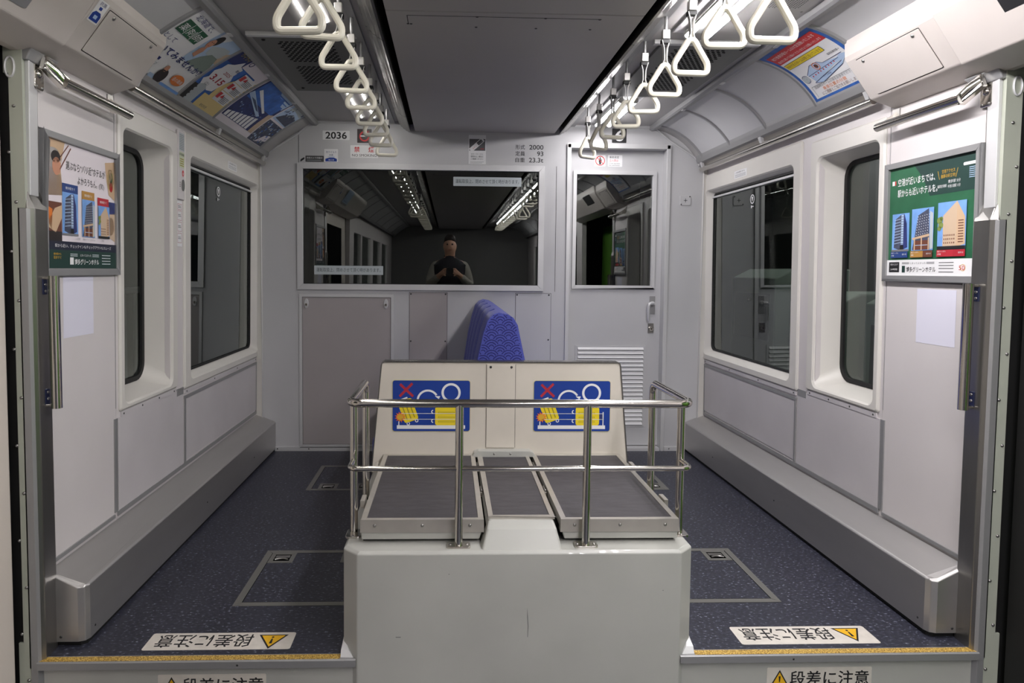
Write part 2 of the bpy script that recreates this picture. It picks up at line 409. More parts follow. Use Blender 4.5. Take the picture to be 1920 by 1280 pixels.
# skirting on the bulkhead
mb = MB()
for a, b in ((-1.232, -.42), (1.103, 1.23)):
    mb.box(a, b, YB-.008, YB, .0, .026, M_ALU)
    for x in ([a+.015, a+.20, a+.45, b-.05] if a < 0 else [a+.03]): mb.dome((x, YB-.008, .014), (0, -1, 0), .004, .002, M_SCREWD)
struct(mb.build('baseboard_back', bevel=.001))

# ceiling: side strips, dropped centre panel, gap, trims
mb = MB()
for s in (1, -1):
    a, b = sorted((s*.50, s*1.0)); mb.box(a, b, REAR, YB, 1.942, 1.97, M_CEIL)
mb.box(-.5, .5, REAR, YB, 1.985, 2.0, M_CEIL)
struct(mb.build('ceiling'), 'grey flat ceiling strips either side of the centre panel')
c1 = empty('ceiling', (0, 2, 1.89), kind='structure')
for y0, y1 in ((2.192, YB-.004), (.6, 2.188), (-1.0, .596), (-2.6, -1.004), (REAR, -2.604)):
    mb = MB(); mb.box(-.41, .41, y0, y1, 1.89, 1.905, M_CENT); mb.build('centre_panel', c1, bevel=.003)
mb = MB()
for a, b, z in ((-.345, -.343, 0), ): mb.box(a, b, 2.225, 2.30, 1.8894, 1.8902, M_DARK)
mb.box(-.343, .28, 2.2245, 2.2265, 1.8894, 1.8902, M_DARK)
for x, y in ((-.345, 2.30), (-.12, 2.228), (.10, 2.228), (.275, 2.229), (-.12, 2.32), (.08, 2.32), (.262, 2.32), (-.335, 2.301)): mb.dome((x, y, 1.89), (0, 0, -1), .005, .002, M_SCREWD)
mb.build('access_hatch', c1)
for s in (1, -1):
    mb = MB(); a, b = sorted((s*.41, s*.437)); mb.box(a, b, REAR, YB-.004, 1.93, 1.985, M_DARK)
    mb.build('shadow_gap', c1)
    mb = MB()                                     # ridged aluminium side of the drop
    prof = [(.437, 1.886), (.445, 1.884), (.452, 1.889), (.462, 1.893), (.466, 1.899), (.478, 1.904), (.482, 1.912), (.492, 1.917), (.494, 1.926), (.503, 1.931), (.505, 1.945), (.437, 1.945)]
    for y0, y1 in [(y, y+.395) for y in [YB-.4*(i+1) for i in range(23)]]:
        mb.prism(prof, lambda p, q, t: (s*p, t, q), y0, y1, M_RIDGE)
    struct(mb.build('trim_%d' % (1 if s > 0 else 2)), 'ridged aluminium strip along the centre panel')
    mb = MB()                                     # upper cove rail
    prof = [(.972, 1.942), (.972, 1.921), (.982, 1.914), (1.004, 1.916), (1.016, 1.926), (1.016, 1.945)]
    mb.prism(prof, lambda p, q, t: (s*p, t, q), REAR, YB-.002, M_ALUD)
    for y in (2.5, 3.0, 3.5): mb.box(*sorted((s*.985, s*1.0)), y, y+.03, 1.911, 1.916, M_ALU)
    struct(mb.build('trim_%d' % (3 if s > 0 else 4)), 'aluminium rail along the top of the cove')
    mb = MB()                                     # lower cove rail
    prof = [(1.247, 1.772), (1.253, 1.752), (1.262, 1.728), (1.278, 1.722), (1.282, 1.735), (1.276, 1.760), (1.262, 1.775)]
    mb.prism(prof, lambda p, q, t: (s*p, t, q), 2.30, YB-.004, M_ALUD); mb.prism(prof, lambda p, q, t: (s*p, t, q), REAR, .4, M_ALUD)
    struct(mb.build('trim_%d' % (5 if s > 0 else 6)), 'aluminium rail along the foot of the cove')
    # cove panels and their ribs
    mb = MB()
    edges = [YB-.004, 3.95, 3.56, 3.15, 2.715, 2.33, 1.9, 1.4, .9, .4, -.1, -.9, -1.7, -2.5, -3.4, -4.3, REAR]
    if s < 0: edges = [YB-.004, 3.864, 3.107, 2.711, 2.288] + edges[6:]
    for a, b in zip(edges[1:], edges[:-1]):
        for i in range(10):
            mb.add([cove(s, a+.001, i/10, 0), cove(s, b-.001, i/10, 0), cove(s, b-.001, (i+1)/10, 0), cove(s, a+.001, (i+1)/10, 0)], [(0, 1, 2, 3)], M_COVE, True)
    for a in edges[1:]:
        w = .022
        ls = [[cove(s, a-w/2, i/10, .0), cove(s, a-w/2+.004, i/10, .007), cove(s, a+w/2-.004, i/10, .007), cove(s, a+w/2, i/10, .0)] for i in range(11)]
        mb.loops(ls, M_ALUD, closed=False)
    ls = [[cove(s, 3.962 if s > 0 else 3.876, i/10, .001), cove(s, YB-.002, i/10, .001)] for i in range(11)]; mb.loops(ls, M_CEIL, closed=False)
    mb.tube([(s*.975, YB-.006, 1.932), (s*1.012, YB-.006, 1.926), (s*1.10, YB-.006, 1.855), (s*1.235, YB-.006, 1.772), (s*1.262, YB-.006, 1.748), (s*1.276, YB-.006, 1.715)], .006, M_ALU, 8)
    struct(mb.build('ceiling', recalc=False), 'curved %s cove of ribbed panels' % SIDE[s])
mb = MB()
for a, b in ((-1.0, -.5), (.5, 1.0)): mb.box(a, b, YB-.008, YB, 1.928, 1.945, M_ALU)
struct(mb.build('trim_7'), 'bright bead where ceiling meets bulkhead')

# side walls
WIN = [(2.365, 2.86, 2.398, 2.805, .585, 1.632, .607, 1.556, .10, .085), (2.936, 4.046, 3.004, 4.036, .562, 1.655, .600, 1.560, .03, .04)]
REARW = [(-.62, .02), (-1.7, -.75), (-3.0, -2.0), (-4.3, -3.3)]
wn = 2
for s in (1, -1):
    nm = SIDE[s]
    mb = MB()
    def slab(y0, y1, z0, z1, m=M_WALL, h=0.):
        mb.hexa([SW(s, y0, z0, h), SW(s, y1, z0, h), SW(s, y1, z1, h), SW(s, y0, z1, h)], [SW(s, y0, z0, -.05), SW(s, y1, z0, -.05), SW(s, y1, z1, -.05), SW(s, y0, z1, -.05)], m)
    slab(1.925, 2.349, .15, 1.70); slab(2.351, 2.40, .15, 1.70); slab(2.80, 3.008, .15, 1.70); slab(2.40, 2.80, .15, .606); slab(2.40, 2.80, 1.556, 1.70)
    slab(3.008, 4.05, .15, .60); slab(3.008, 4.05, 1.56, 1.70)
    slab(4.034, 4.05, .60, 1.56)
    # sloping cornice up to the cove
    mb.hexa([(s*1.322, 1.925, 1.70), (s*1.322, YB, 1.70), (s*1.272, YB, 1.735), (s*1.272, 1.925, 1.735)], [(s*1.38, 1.925, 1.70), (s*1.38, YB, 1.70), (s*1.33, YB, 1.80), (s*1.33, 1.925, 1.80)], M_MOULD)
    # rear of the car, seen only as reflections
    slab(REAR, .35, -.25, .70, M_LOWER); slab(REAR, .35, 1.52, 1.80, M_WALL)
    ys = [.35]+[v for p in reversed(sorted(REARW)) for v in (p[1], p[0])]+[REAR]
    for a, b in zip(ys[::2], ys[1::2]): slab(b, a, .70, 1.52)
    struct(mb.build('wall_'+nm), 'off white %s side wall' % nm)
    # lower panels with grey trim
    mb = MB()
    def pan(y0, y1, z0, z1, m, h=.003): mb.hexa([SW(s, y0, z0, 0), SW(s, y1, z0, 0), SW(s, y1, z1, 0), SW(s, y0, z1, 0)], [SW(s, y0, z0, h), SW(s, y1, z0, h), SW(s, y1, z1, h), SW(s, y0, z1, h)], m)
    pan(2.358, 2.932, .243, .566, M_LOWER); pan(2.958, 4.028, .252, .520, M_LOWER)
    pan(2.352, 4.04, .226, .243, M_ALUD, .005); pan(2.942, 4.036, .520, .534, M_ALUD, .006); pan(2.944, 2.955, .243, .520, M_ALUD, .006); pan(4.028, 4.034, .243, .520, M_ALUD, .006)
    pan(2.332, 2.353, .243, .566, M_ALUD, .004); pan(1.93, 2.332, .226, .238, M_ALUD, .005)
    pan(2.862, 2.932, .545, .575, M_ALUD, .004)
    pan(2.345, 2.347, .60, 1.68, M_ALUD, .001)
    struct(mb.build('trim_%d' % (8 if s > 0 else 9), bevel=.0015), 'lower %s wall panels and their grey trims' % nm)
    # corner post
    mb = MB(); mb.box(*sorted((s*1.300, s*1.36)), YB-.012, YB, .20, 1.70, M_MOULD); mb.box(*sorted((s*1.3, s*1.304)), YB-.016, YB-.012, .20, 1.70, M_ALU)
    struct(mb.build('trim_%d' % (10 if s > 0 else 11), bevel=.004), '%s corner post' % nm)
    # moulded windows
    for k, (y0, y1, a, b, z0, z1, c, d, dep, ins) in enumerate(WIN):
        w = empty('window_%d' % wn, SW(s, (y0+y1)/2, z0), kind='structure'); wn += 1
        hh = .010
        f = lambda L, h: [SW(s, p, q, h) for p, q in L]
        R1, R2 = .035, .03
        o0 = rrect(y0, y1, z0, z1, .012); o1 = rrect(y0, y1, z0, z1, .012); o2 = rrect(y0+.007, y1-.007, z0+.007, z1-.007, .012)
        i0 = rrect(a-.006, b+.006, c-.006, d+.006, R1); i1 = rrect(a, b, c, d, R1)
        near, far = (.006, .006)
        if k == 0: g = rrect(a+.022, b-.022, c+.030, d-.018, .07)
        else: g = rrect(a+.012, b-.03, c+.024, d-.016, .035)
        mb = MB()
        mb.loops([f(o0, 0), f(o1, hh-.006)], M_MOULD); mb.loops([f(o1, hh-.006), f(o2, hh)], M_MOULD); mb.loops([f(o2, hh), f(i0, hh)], M_MOULD); mb.loops([f(i0, hh), f(i1, hh-.007)], M_MOULD)
        mb.loops([f(i1, hh-.007), f([((p*.5+q*.5), (r*.5+t*.5)) for (p, r), (q, t) in zip(i1, g)], -dep*.5), f(g, -dep)], M_MOULD, True)
        mb.build('surround', w)
        mb = MB()
        mb.hexa([SW(s, y0+.012, z0-.020, 0), SW(s, y1-.012, z0-.020, 0), SW(s, y1-.012, z0-.001, 0), SW(s, y0+.012, z0-.001, 0)], [SW(s, y0+.012, z0-.020, .005), SW(s, y1-.012, z0-.020, .005), SW(s, y1-.012, z0-.001, .005), SW(s, y0+.012, z0-.001, .005)], M_LOWER)
        for i in range(4): mb.dome(SW(s, y0+.03+(y1-y0-.06)*i/3, z0-.011, .005), (-s, 0, 0), .004, .002, M_SCREWD)
        mb.build('sill_strip', w)
        gi = rrect(min(p[0] for p in g)+(.018 if k == 0 else .008), max(p[0] for p in g)-(.018 if k == 0 else .008), min(p[1] for p in g)+(.018 if k == 0 else .008), max(p[1] for p in g)-(.018 if k == 0 else .008), .055 if k == 0 else .03)
        mb = MB(); mb.loops([f(g, -dep), f(g, -dep+.006), f(gi, -dep+.006), f(gi, -dep-.004)], M_BLACK, True); mb.build('gasket', w)
        mb = MB(); mb.add(f(gi, -dep-.003), [tuple(range(len(gi)))], M_GLASS); mb.build('pane', w)
        if k == 1:                                # sliding sash top bar
            mb = MB(); za = d-.030; mb.hexa([SW(s, a+.012, za-.012, -dep+.001), SW(s, b-.028, za-.012, -dep+.001), SW(s, b-.028, za, -dep+.001), SW(s, a+.012, za, -dep+.001)], [SW(s, a+.012, za-.012, -dep+.014), SW(s, b-.028, za-.012, -dep+.014), SW(s, b-.028, za, -dep+.010), SW(s, a+.012, za, -dep+.010)], M_ALU)
            mb.build('sash_bar', w, bevel=.002)
    for y0, y1 in REARW:
        w = empty('window_%d' % wn, SW(s, (y0+y1)/2, .7), kind='structure'); wn += 1
        mb = MB(); mb.add([SW(s, y0, .70, -.02), SW(s, y1, .70, -.02), SW(s, y1, 1.52, -.02), SW(s, y0, 1.52, -.02)], [(0, 1, 2, 3)], M_GLASS); mb.build('pane', w)
# doorway behind the camera: step riser, pillars, leaf
mb = MB(); mb.box(-1.32, 1.32, 1.862, 1.88, -.25, -.02, M_PLAT)
struct(mb.build('wall_step'), 'grey riser below the raised floor')
for s in (1, -1):
    t_ = empty('trim_%d' % (12 if s > 0 else 13), (s*1.33, 1.85, 0), kind='structure')
    g = 0 if s > 0 else .0
    # stainless guard along the panel end, bulkier below z 1.25
    mb = MB()
    lo = [(1.336, 1.95), (1.312, 1.935), (1.306, 1.868), (1.318, 1.852), (1.345, 1.852), (1.36, 1.95)]
    mb.prism(lo, lambda p, q, t: (s*p, q, t), -.02, 1.235, M_STEEL)
    hi = [(p, q, 1.235) for p, q in lo]; top = [(1.336, 1.95, 1.285), (1.330, 1.945, 1.285), (1.326, 1.872, 1.285), (1.326, 1.862, 1.285), (1.345, 1.862, 1.285), (1.36, 1.95, 1.285)]
    mb.loops([[(s*a, b, c) for a, b, c in hi], [(s*a, b, c) for a, b, c in top]], M_STEEL, cap1=True)
    mb.build('guard', t_, bevel=.003)
    mb = MB(); mb.prism([(1.308, 1.866), (1.319, 1.850), (1.338, 1.850), (1.338, 1.858), (1.322, 1.858)], lambda p, q, t: (s*p, q, t), -.25, 1.234, M_ALUD); mb.build('lit_chamfer_strip', t_, bevel=.001)  # paler strip over the guard chamfer paints in its lit look
    mb = MB(); mb.hexa([SW(s, 1.868, 1.27, .0), SW(s, 1.915, 1.27, .0), SW(s, 1.915, 1.665, .0), SW(s, 1.868, 1.665, .0)], [SW(s, 1.868, 1.27, .012), SW(s, 1.915, 1.27, .006), SW(s, 1.915, 1.665, .006), SW(s, 1.868, 1.665, .012)], M_ALU); mb.build('upper_plate', t_, bevel=.002)
    jo = 1.369 if s > 0 else 1.357
    mb = MB(); mb.prism([(1.322, 1.852), (jo, 1.852), (jo, 1.90), (jo-.009, 1.93), (1.335, 1.93)], lambda p, q, t: (s*p, q, t), -.25, 1.72, M_PILL)
    for z0, z1 in ((-.25, .055), (1.585, 1.72)): mb.box(*sorted((s*jo, s*(jo+.013))), 1.852, 1.90, z0, z1, M_PILL)
    mb.build('jamb', t_)
    for i, z in enumerate([-.05, .08, .21, .34, .47, .60, .73, .86, .99, 1.12, 1.25, 1.38, 1.50]):
        mb = MB(); mb.dome((s*(1.345+.016*(i % 2)), 1.852, z), (0, -1, 0), .0048, .004, M_SCREW); mb.build('rivet', t_)
    mb = MB(); mb.tube([(s*1.35, 1.846, 1.575+.018*sin(a)) if 0 else (s*(1.352+.012*cos(a)), 1.850, 1.60+.026*sin(a)) for a in [2*pi*i/20 for i in range(20)]], .003, M_ALU, 6, closed=True); mb.build('pull_ring', t_)
    mb = MB(); mb.box(*sorted((s*(jo+.002), s*1.46)), 1.858, 1.90, -.25, 1.72, M_BLACK); mb.build('door_seal', t_)
    mb = MB(); mb.hexa([(s*1.345, 1.856, 1.652), (s*1.345, 1.985, 1.652), (s*1.298, 1.985, 1.652), (s*1.298, 1.856, 1.652)], [(s*1.345, 1.856, 1.622), (s*1.345, 1.955, 1.622), (s*1.312, 1.955, 1.622), (s*1.312, 1.856, 1.622)], M_ALUD); mb.build('head_bracket', t_, bevel=.003)
d2 = empty('door_2', (-1.405, 1.2, -.25), kind='structure')
mb = MB(); mb.box(-1.44, -1.3685, .42, 1.838, -.25, 1.70, M_LEAF); mb.build('door_leaf', d2, bevel=.01)
mb = MB(); mb.box(-1.3684, -1.366, .7, 1.55, .75, 1.52, M_DARK); mb.build('pane', d2)
mb = MB(); mb.box(1.39, 1.46, 1.70, 1.838, -.25, 1.70, M_BLACK); mb.box(1.414, 1.46, 1.80, 1.8405, -.25, .64, mat('lime door edge paint', (132, 182, 52), .4)); struct(mb.build('door_3'), 'black rubber and lime edge of the open right door')
mb = MB(); mb.box(1.6, 1.66, .2, 1.95, -.35, 1.60, mat('lime green platform door', (78, 122, 40), .45)); struct(mb.build('wall_platform'), 'lime green platform screen door outside')
mb = MB(); mb.box(-1.5, 1.5, REAR-.05, REAR, -.25, 2.0, M_GRILL); struct(mb.build('wall_front'), 'far end of the car behind the camera')
mb = MB(); mb.box(2.9, 2.95, -2, 6.5, -1.0, 2.6, M_GRILL); mb.box(-2.95, -2.9, -2, 6.5, -1.0, 2.6, M_GRILL)
struct(mb.build('wall_tunnel'), 'dark walls outside the car')

# step nosing
for s in (1, -1):
    t_ = empty('trim_%d' % (14 if s > 0 else 15), (s*.9, 1.85, 0), kind='structure')
    mb = MB(); mb.box(*sorted((s*.500, s*1.318)), 1.852, 1.874, .0, .0025, M_GRIT); mb.build('grip_strip', t_)
    mb = MB(); mb.prism([(1.878, .0016), (1.850, .0016), (1.846, -.001), (1.846, -.020), (1.862, -.022), (1.862, -.004), (1.878, -.004)], lambda p, q, t: (t, p, q), *sorted((s*.456, s*1.322)), M_ALUD)
    mb.dome((s*.78, 1.846, -.011), (0, -1, 0), .003, .001, M_SCREWD); mb.build('lip', t_)

# door headers with cover plates
HY1 = 2.335
for s in (1, -1):
    nm = SIDE[s]
    h = empty('door_header', (s*1.25, 2.1, 1.66), 'cream boxed door header over the %s side, with screwed cover plate' % nm, 'door header')
    prof = [(1.140, 1.874), (1.143, 1.818), (1.150, 1.802), (1.241, 1.678), (1.322, 1.650), (1.345, 1.650), (1.345, 1.874)]
    mb = MB(); mb.prism(prof, lambda p, q, t: (s*p, t, q), 1.906, HY1, M_HEAD); mb.build('end_cover', h, bevel=.004)
    prof2 = [(1.126, 1.880), (1.131, 1.820), (1.138, 1.802), (1.229, 1.670), (1.318, 1.642), (1.345, 1.642), (1.345, 1.880)]
    mb = MB(); mb.prism(prof2 if s > 0 else [(p+.010, q+.002) for p, q in prof2], lambda p, q, t: (s*p, t, q), .30, 1.904, M_HEAD); mb.build('door_cover', h, bevel=.004)
    def hp(u, v, k):                              # on the sloped face, v 0 (top) .. 1 (foot)
        a = Vector((1.150, 1.802)); b = Vector((1.241, 1.678)); d = b-a; n = Vector((d.y, -d.x)).normalized()
        p = a+d*v+n*k; return (s*p.x, u, p.y)
    if hp(0, 0, .01)[0]*s > hp(0, 0, 0)[0]*s:
        _hp = hp; hp = lambda u, v, k: _hp(u, v, -k)
    y0, y1 = (1.980, 2.283)
    mb = MB(); q = rrect(y0, y1, .05, .93, .01, 3)
    mb.loops([[hp(a, b, 0) for a, b in q], [hp(a, b, .003) for a, b in q]], M_HEAD, cap1=True); cp = mb.build('cover_plate', h, bevel=.001)
    mb = MB(); q = rrect(y0-.002, y1+.002, .035, .945, .012, 3); mb.add([hp(a, b, .0004) for a, b in q], [tuple(range(len(q)))], M_DARK); mb.build('cover_gap', h)
    for y in (2.012, 2.253): mb = MB(); mb.dome(hp(y, .13, .003), Vector(hp(0, 0, 1))-Vector(hp(0, 0, 0)), .0065, .004, M_SCREW); mb.build('screw', cp)
    # small display on the near header
    if s > 0: fnp = lambda u, v, k: tuple(Vector(hp(-u, v, k+.012)))
    else: fnp = lambda u, v, k: tuple(Vector(hp(u, v, k+.006)))
    if s > 0:
        d = empty('door_display', hp(1.6, .4, .012), 'black door display screen on the near right door header', 'display')
        P = Print(fnp, .001); P.rr(-1.70, -1.37, -.2, .86, .03, BLACK); P.build('screen', d)
    else:
        d = empty('door_display', hp(1.6, .4, .006), 'grey framed door display on the near left door header', 'display')
        P = Print(fnp, .002); P.rr(1.37, 1.706, -.2, .84, .03, M_ALUD); P.build('bezel', d)
        P = Print(lambda u, v, k: fnp(u, v, k+.003), .0005); P.rect(1.39, 1.69, -.2, .70, PALEB); P.up().text('つぎは 博多', 1.64, .62, -.10, NAVY, w=.2, align='R'); P.build('screen', d)

# ================================================================ HEATER LEDGES
for s in (1, -1):
    nm = SIDE[s]
    t_ = empty('heater_cover', (s*1.28, 3.0, 0), 'long stainless steel heater ledge along the foot of the %s wall' % nm, 'heater cover')
    def plan(z, zi): return [(1.228, YB-.001, z), (1.228, 1.95, z), (1.2345, 1.934, z), (1.251, 1.927, z), (1.316, 1.927, zi), (1.337, 1.94, zi+.008), (1.337, YB-.001, zi+.008)]
    mb = MB(); lo = [(s*a, b, .016) for a, b, c in plan(0, 0)]; mi = [(s*a, b, c) for a, b, c in plan(.172, .205)]
    top = [(s*(1.234 if a < 1.24 else a), b+(.006 if b < 1.96 else 0), c+.006) for a, b, c in plan(.172, .205)]
    mb.loops([lo, mi, top], M_STEELH); n = len(top)
    mb.add(top, [(0, 1, 2, 3, 4, 5, 6)], M_STEELH)
    mb.build('casing', t_, bevel=.002)
    mb = MB(); mb.prism([(1.236, YB-.001), (1.236, 1.95), (1.25, 1.938), (1.33, 1.938), (1.33, YB-.001)], lambda p, q, t: (s*p, q, t), 0.0005, .017, M_BLACK); mb.build('kick_gap', t_)  # black strip stands in for the shade beneath the casing
    for y in (1.975, 2.9, 3.6): mb = MB(); mb.dome((s*1.228, y, .04 if y < 2 else .085), (-s, 0, 0), .0035, .002, M_SCREWD); mb.build('screw', t_)
    mb = MB(); mb.dome((s*1.30, 1.927, .03), (0, -1, 0), .004, .002, M_SCREWD); mb.build('screw', t_)

# ================================================================ LUGGAGE RACK
lr = empty('luggage_rack', (0, 2.2, 0), 'grey painted central luggage rack with rubber trays and cream partition', 'luggage rack')
mb = MB()
pl = [(-.452, 1.848), (.452, 1.848), (.495, 1.892), (.495, 2.64), (-.495, 2.64), (-.495, 1.892)]
mb.loops([[(x, y, -.25) for x, y in pl], [(x, y, .297) for x, y in pl], [(x*.985, 1.848+(y-1.848)*.99+.007, .305) for x, y in pl]], M_PLAT, cap1=True)
mb.build('plinth', lr, bevel=.0025, seg=2)
def tray(x0, x1, taper0, taper1, name='tray'):
    mb = MB()
    lo = [(x0+taper0*.25, 1.912, .314), (x1-taper1*.25, 1.912, .314), (x1-taper1*.25, 2.60, .314), (x0+taper0*.25, 2.60, .314)]
    mid = [(x0+taper0*.1, 1.908, .338), (x1-taper1*.1, 1.908, .338), (x1-taper1*.1, 2.60, .338), (x0+taper0*.1, 2.60, .338)]
    mb.loops([lo, mid], M_PLAT, cap0=True, cap1=True); tr = mb.build(name, lr, bevel=.003)
    mb = MB(); fn = lambda u, v, h: (u, v, .368+h)
    mb.loops([[(x0-.001, 1.905, .337), (x1+.001, 1.905, .337), (x1+.001, 2.60, .337), (x0-.001, 2.60, .337)], [(x0, 1.905, .372), (x1, 1.905, .372), (x1, 2.60, .372), (x0, 2.60, .372)]], M_EDGE)
    frame_bars(mb, fn, x0, x1, 1.905, 2.60, .017, .006, M_EDGE)
    for i in range(3): mb.dome((x0+.04+(x1-x0-.08)*i/2, 1.905, .357), (0, -1, 0), .005, .003, M_SCREW)
    mb.build('steel_edge', tr, bevel=.0015)
    mb = MB(); mb.box(x0+.017, x1-.017, 1.922, 2.60, .345, .372, M_MAT); mb.build('rubber_mat', tr)
    return tr
tray(-.450, -.100, .01, .05); tray(.120, .462, .05, .01)
mb = MB(); mb.box(-.445, -.11, 1.93, 2.6, .305, .3145, M_BLACK); mb.box(.13, .455, 1.93, 2.6, .305, .3145, M_BLACK); mb.box(-.0985, -.0895, 1.93, 2.6, .305, .350, M_DARK); mb.box(.1105, .1185, 1.93, 2.6, .305, .350, M_DARK); mb.build('tray_gap_shade', lr)  # black fill paints in the shade under and between the trays
# centre strip on a painted hump
mb = MB()
hb = [(-.108, 1.858, .304), (.118, 1.858, .304), (.118, 2.60, .304), (-.108, 2.60, .304)]
hm = [(-.092, 1.886, .352), (.106, 1.886, .352), (.106, 2.60, .352), (-.092, 2.60, .352)]
ht = [(-.086, 1.915, .368), (.100, 1.915, .368), (.108, 2.60, .368), (-.086, 2.60, .368)]
mb.loops([hb, hm, ht], M_PLAT, cap1=True); hu = mb.build('hump', lr, bevel=.006, seg=3)
mb = MB(); frame_bars(mb, lambda u, v, h: (u, v, .367+h), -.087, .106, 1.925, 2.60, .015, .008, M_EDGE); mb.build('steel_edge', hu, bevel=.0015)
mb = MB(); mb.box(-.073, .092, 1.94, 2.6, .36, .3725, M_MAT); mb.build('rubber_mat', hu)
for x, y in ((-.094, 2.17), (-.094, 2.45), (.114, 2.17), (.113, 2.45)):
    mb = MB(); mb.box(x-.004, x+.004, y, y+.06, .325, .364, M_EDGE); mb.tube([(x, y+.005, .366), (x, y+.055, .366)], .004, M_STEEL, 8); mb.build('hinge', lr)
for s in (1, -1):                                 # clips on the outer sides
    for y in (2.07, 2.44):
        mb = MB(); x = .470 if s > 0 else -.458
        mb.box(*sorted((x, x+s*.014)), y, y+.055, .35, .374, M_EDGE); mb.box(*sorted((x-s*.004, x+s*.002)), y, y+.055, .31, .355, M_EDGE); mb.build('clip', lr, bevel=.002)
# partition
mb = MB(); pp = [(-.497, .30), (.497, .30), (.457, .728), (-.457, .728)]
mb.prism(pp, lambda p, q, t: (p, t, q), 2.602, 2.635, M_PART)
pa = mb.build('partition', lr)
mb = MB()
o_ = [(-.500, .30), (-.4625, .716), (-.459, .728), (-.449, .734), (.449, .734), (.459, .728), (.4625, .716), (.500, .30)]
n_ = [(-.496, .30), (-.4585, .716), (-.456, .725), (-.448, .729), (.448, .729), (.456, .725), (.4585, .716), (.496, .30)]
for k in range(7):
    q = [o_[k], o_[k+1], n_[k+1], n_[k]]
    mb.hexa([(a, 2.598, b) for a, b in q], [(a, 2.642, b) for a, b in q], M_RIDGE)
mb.build('edge_trim', pa)
mb = MB(); mb.box(-.057, .053, 2.598, 2.602, .40, .722, M_PART); mb.box(-.0585, -.057, 2.6, 2.602, .40, .722, M_DARK); mb.box(.053, .0545, 2.6, 2.602, .40, .722, M_DARK)
for x in (-.042, .038): mb.dome((x, 2.598, .712), (0, -1, 0), .005, .003, M_SCREWD)
mb.build('cover_strip', pa)
mb = MB(); mb.prism([(-.112, .372), (.132, .372), (.122, .388), (.108, .395), (-.088, .395), (-.104, .388)], lambda p, q, t: (p, t, q), 2.562, 2.602, M_PLAT)
for x in (-.028, .034): mb.dome((x, 2.562, .384), (0, -1, 0), .004, .002, M_SCREW)
mb.build('end_bracket', lr, bevel=.004)
# sloping end caps at the step
for s in (1, -1):
    mb = MB(); mb.hexa([(s*.499, 1.858, .001), (s*.463, 1.856, .001), (s*.475, 1.90, .001), (s*.497, 1.905, .001)], [(s*.499, 1.868, .018), (s*.478, 1.868, .018), (s*.492, 1.90, .035), (s*.497, 1.905, .035)], M_ALU); mb.build('corner_cap', lr)
P = Print(lambda u, v, h: (u, 1.848-.0002-h, v)); sc = mat('scuff mark', (112, 113, 110), .5)
P.poly([(.020, .145), (.0225, .120), (.0245, .09), (.023, .06), (.0215, .06), (.022, .09), (.020, .12)], sc); P.build('scuff', lr)
for q in ((-.345, -.331, .062, .0645), (-.20, -.197, .24, .242), (.40, .403, .19, .192)): P = Print(lambda u, v, h: (u, 1.848-.0002-h, v)); P.rect(*q, sc); P.build('scuff', lr)

# guard rail
gr = empty('guard_rail', (0, 2.0, .305), 'polished steel tube guard rail around the luggage trays', 'railing')
def arc(c, r, a0, a1, ax, n=6): return [tuple(c[i]+r*(cos(a0+(a1-a0)*k/n)*ax[0][i]+sin(a0+(a1-a0)*k/n)*ax[1][i]) for i in range(3)) for k in range(n+1)]
YR, ZR = 1.884, .711
X3, Y3, Z3 = (1, 0, 0), (0, 1, 0), (0, 0, 1)
R = .035
path = [(-.477, 2.255, .3055)]
path += [(-.477, 2.255, ZR-R)] + arc((-.477, 2.255-R, ZR-R), R, 0, pi/2, (Y3, Z3)) + arc((-.477+R, YR+R, ZR), R, pi, 1.5*pi, (X3, Y3)) + arc((.483-R, YR+R, ZR), R, -pi/2, 0, (X3, Y3)) + arc((.483, 2.255-R, ZR-R), R, pi/2, 0, (Y3, Z3)) + [(.483, 2.255, ZR-R), (.483, 2.255, .3055)]
mb = MB(); mb.tube(path, .0118, M_CHROME, 16); mb.build('top_rail', gr)
ZM = .527; R = .022
path = [(-.478, 1.965, ZM), (-.478, 1.93, ZM)] + arc((-.478+R, YR+R, ZM), R, pi, 1.5*pi, (X3, Y3)) + arc((.484-R, YR+R, ZM), R, -pi/2, 0, (X3, Y3)) + [(.484, 1.93, ZM), (.484, 1.965, ZM)]
mb = MB(); mb.tube(path, .0076, M_CHROME, 12)
for x in (-.172, .188): mb.tube([(x-.02, YR, ZM), (x+.02, YR, ZM)], .0088, M_CHROME, 12)
mb.build('mid_rail', gr)
for x, y in ((-.172, 1.884), (.188, 1.884), (-.477, 1.972), (.484, 1.972)):
    mb = MB(); mb.tube([(x, y, .306), (x, y, ZR if y < 1.9 else ZR-.004)], .0115, M_CHROME, 16); po = mb.build('post', gr)
    mb = MB(); q = rrect(x-.033, x+.033, y-.019, y+.019, .008, 3) if y < 1.9 else rrect(x-.022, x+.022, y-.03, y+.03, .008, 3)
    mb.loops([[(a, b, .3052) for a, b in q], [(a, b, .311) for a, b in q]], M_CHROME, cap1=True)
    for dx in (-.024, .024): mb.dome((x+dx if y < 1.9 else x, y if y < 1.9 else y+dx, .311), (0, 0, 1), .005, .003, M_SCREW)
    mb.build('base_plate', po, bevel=.0015)

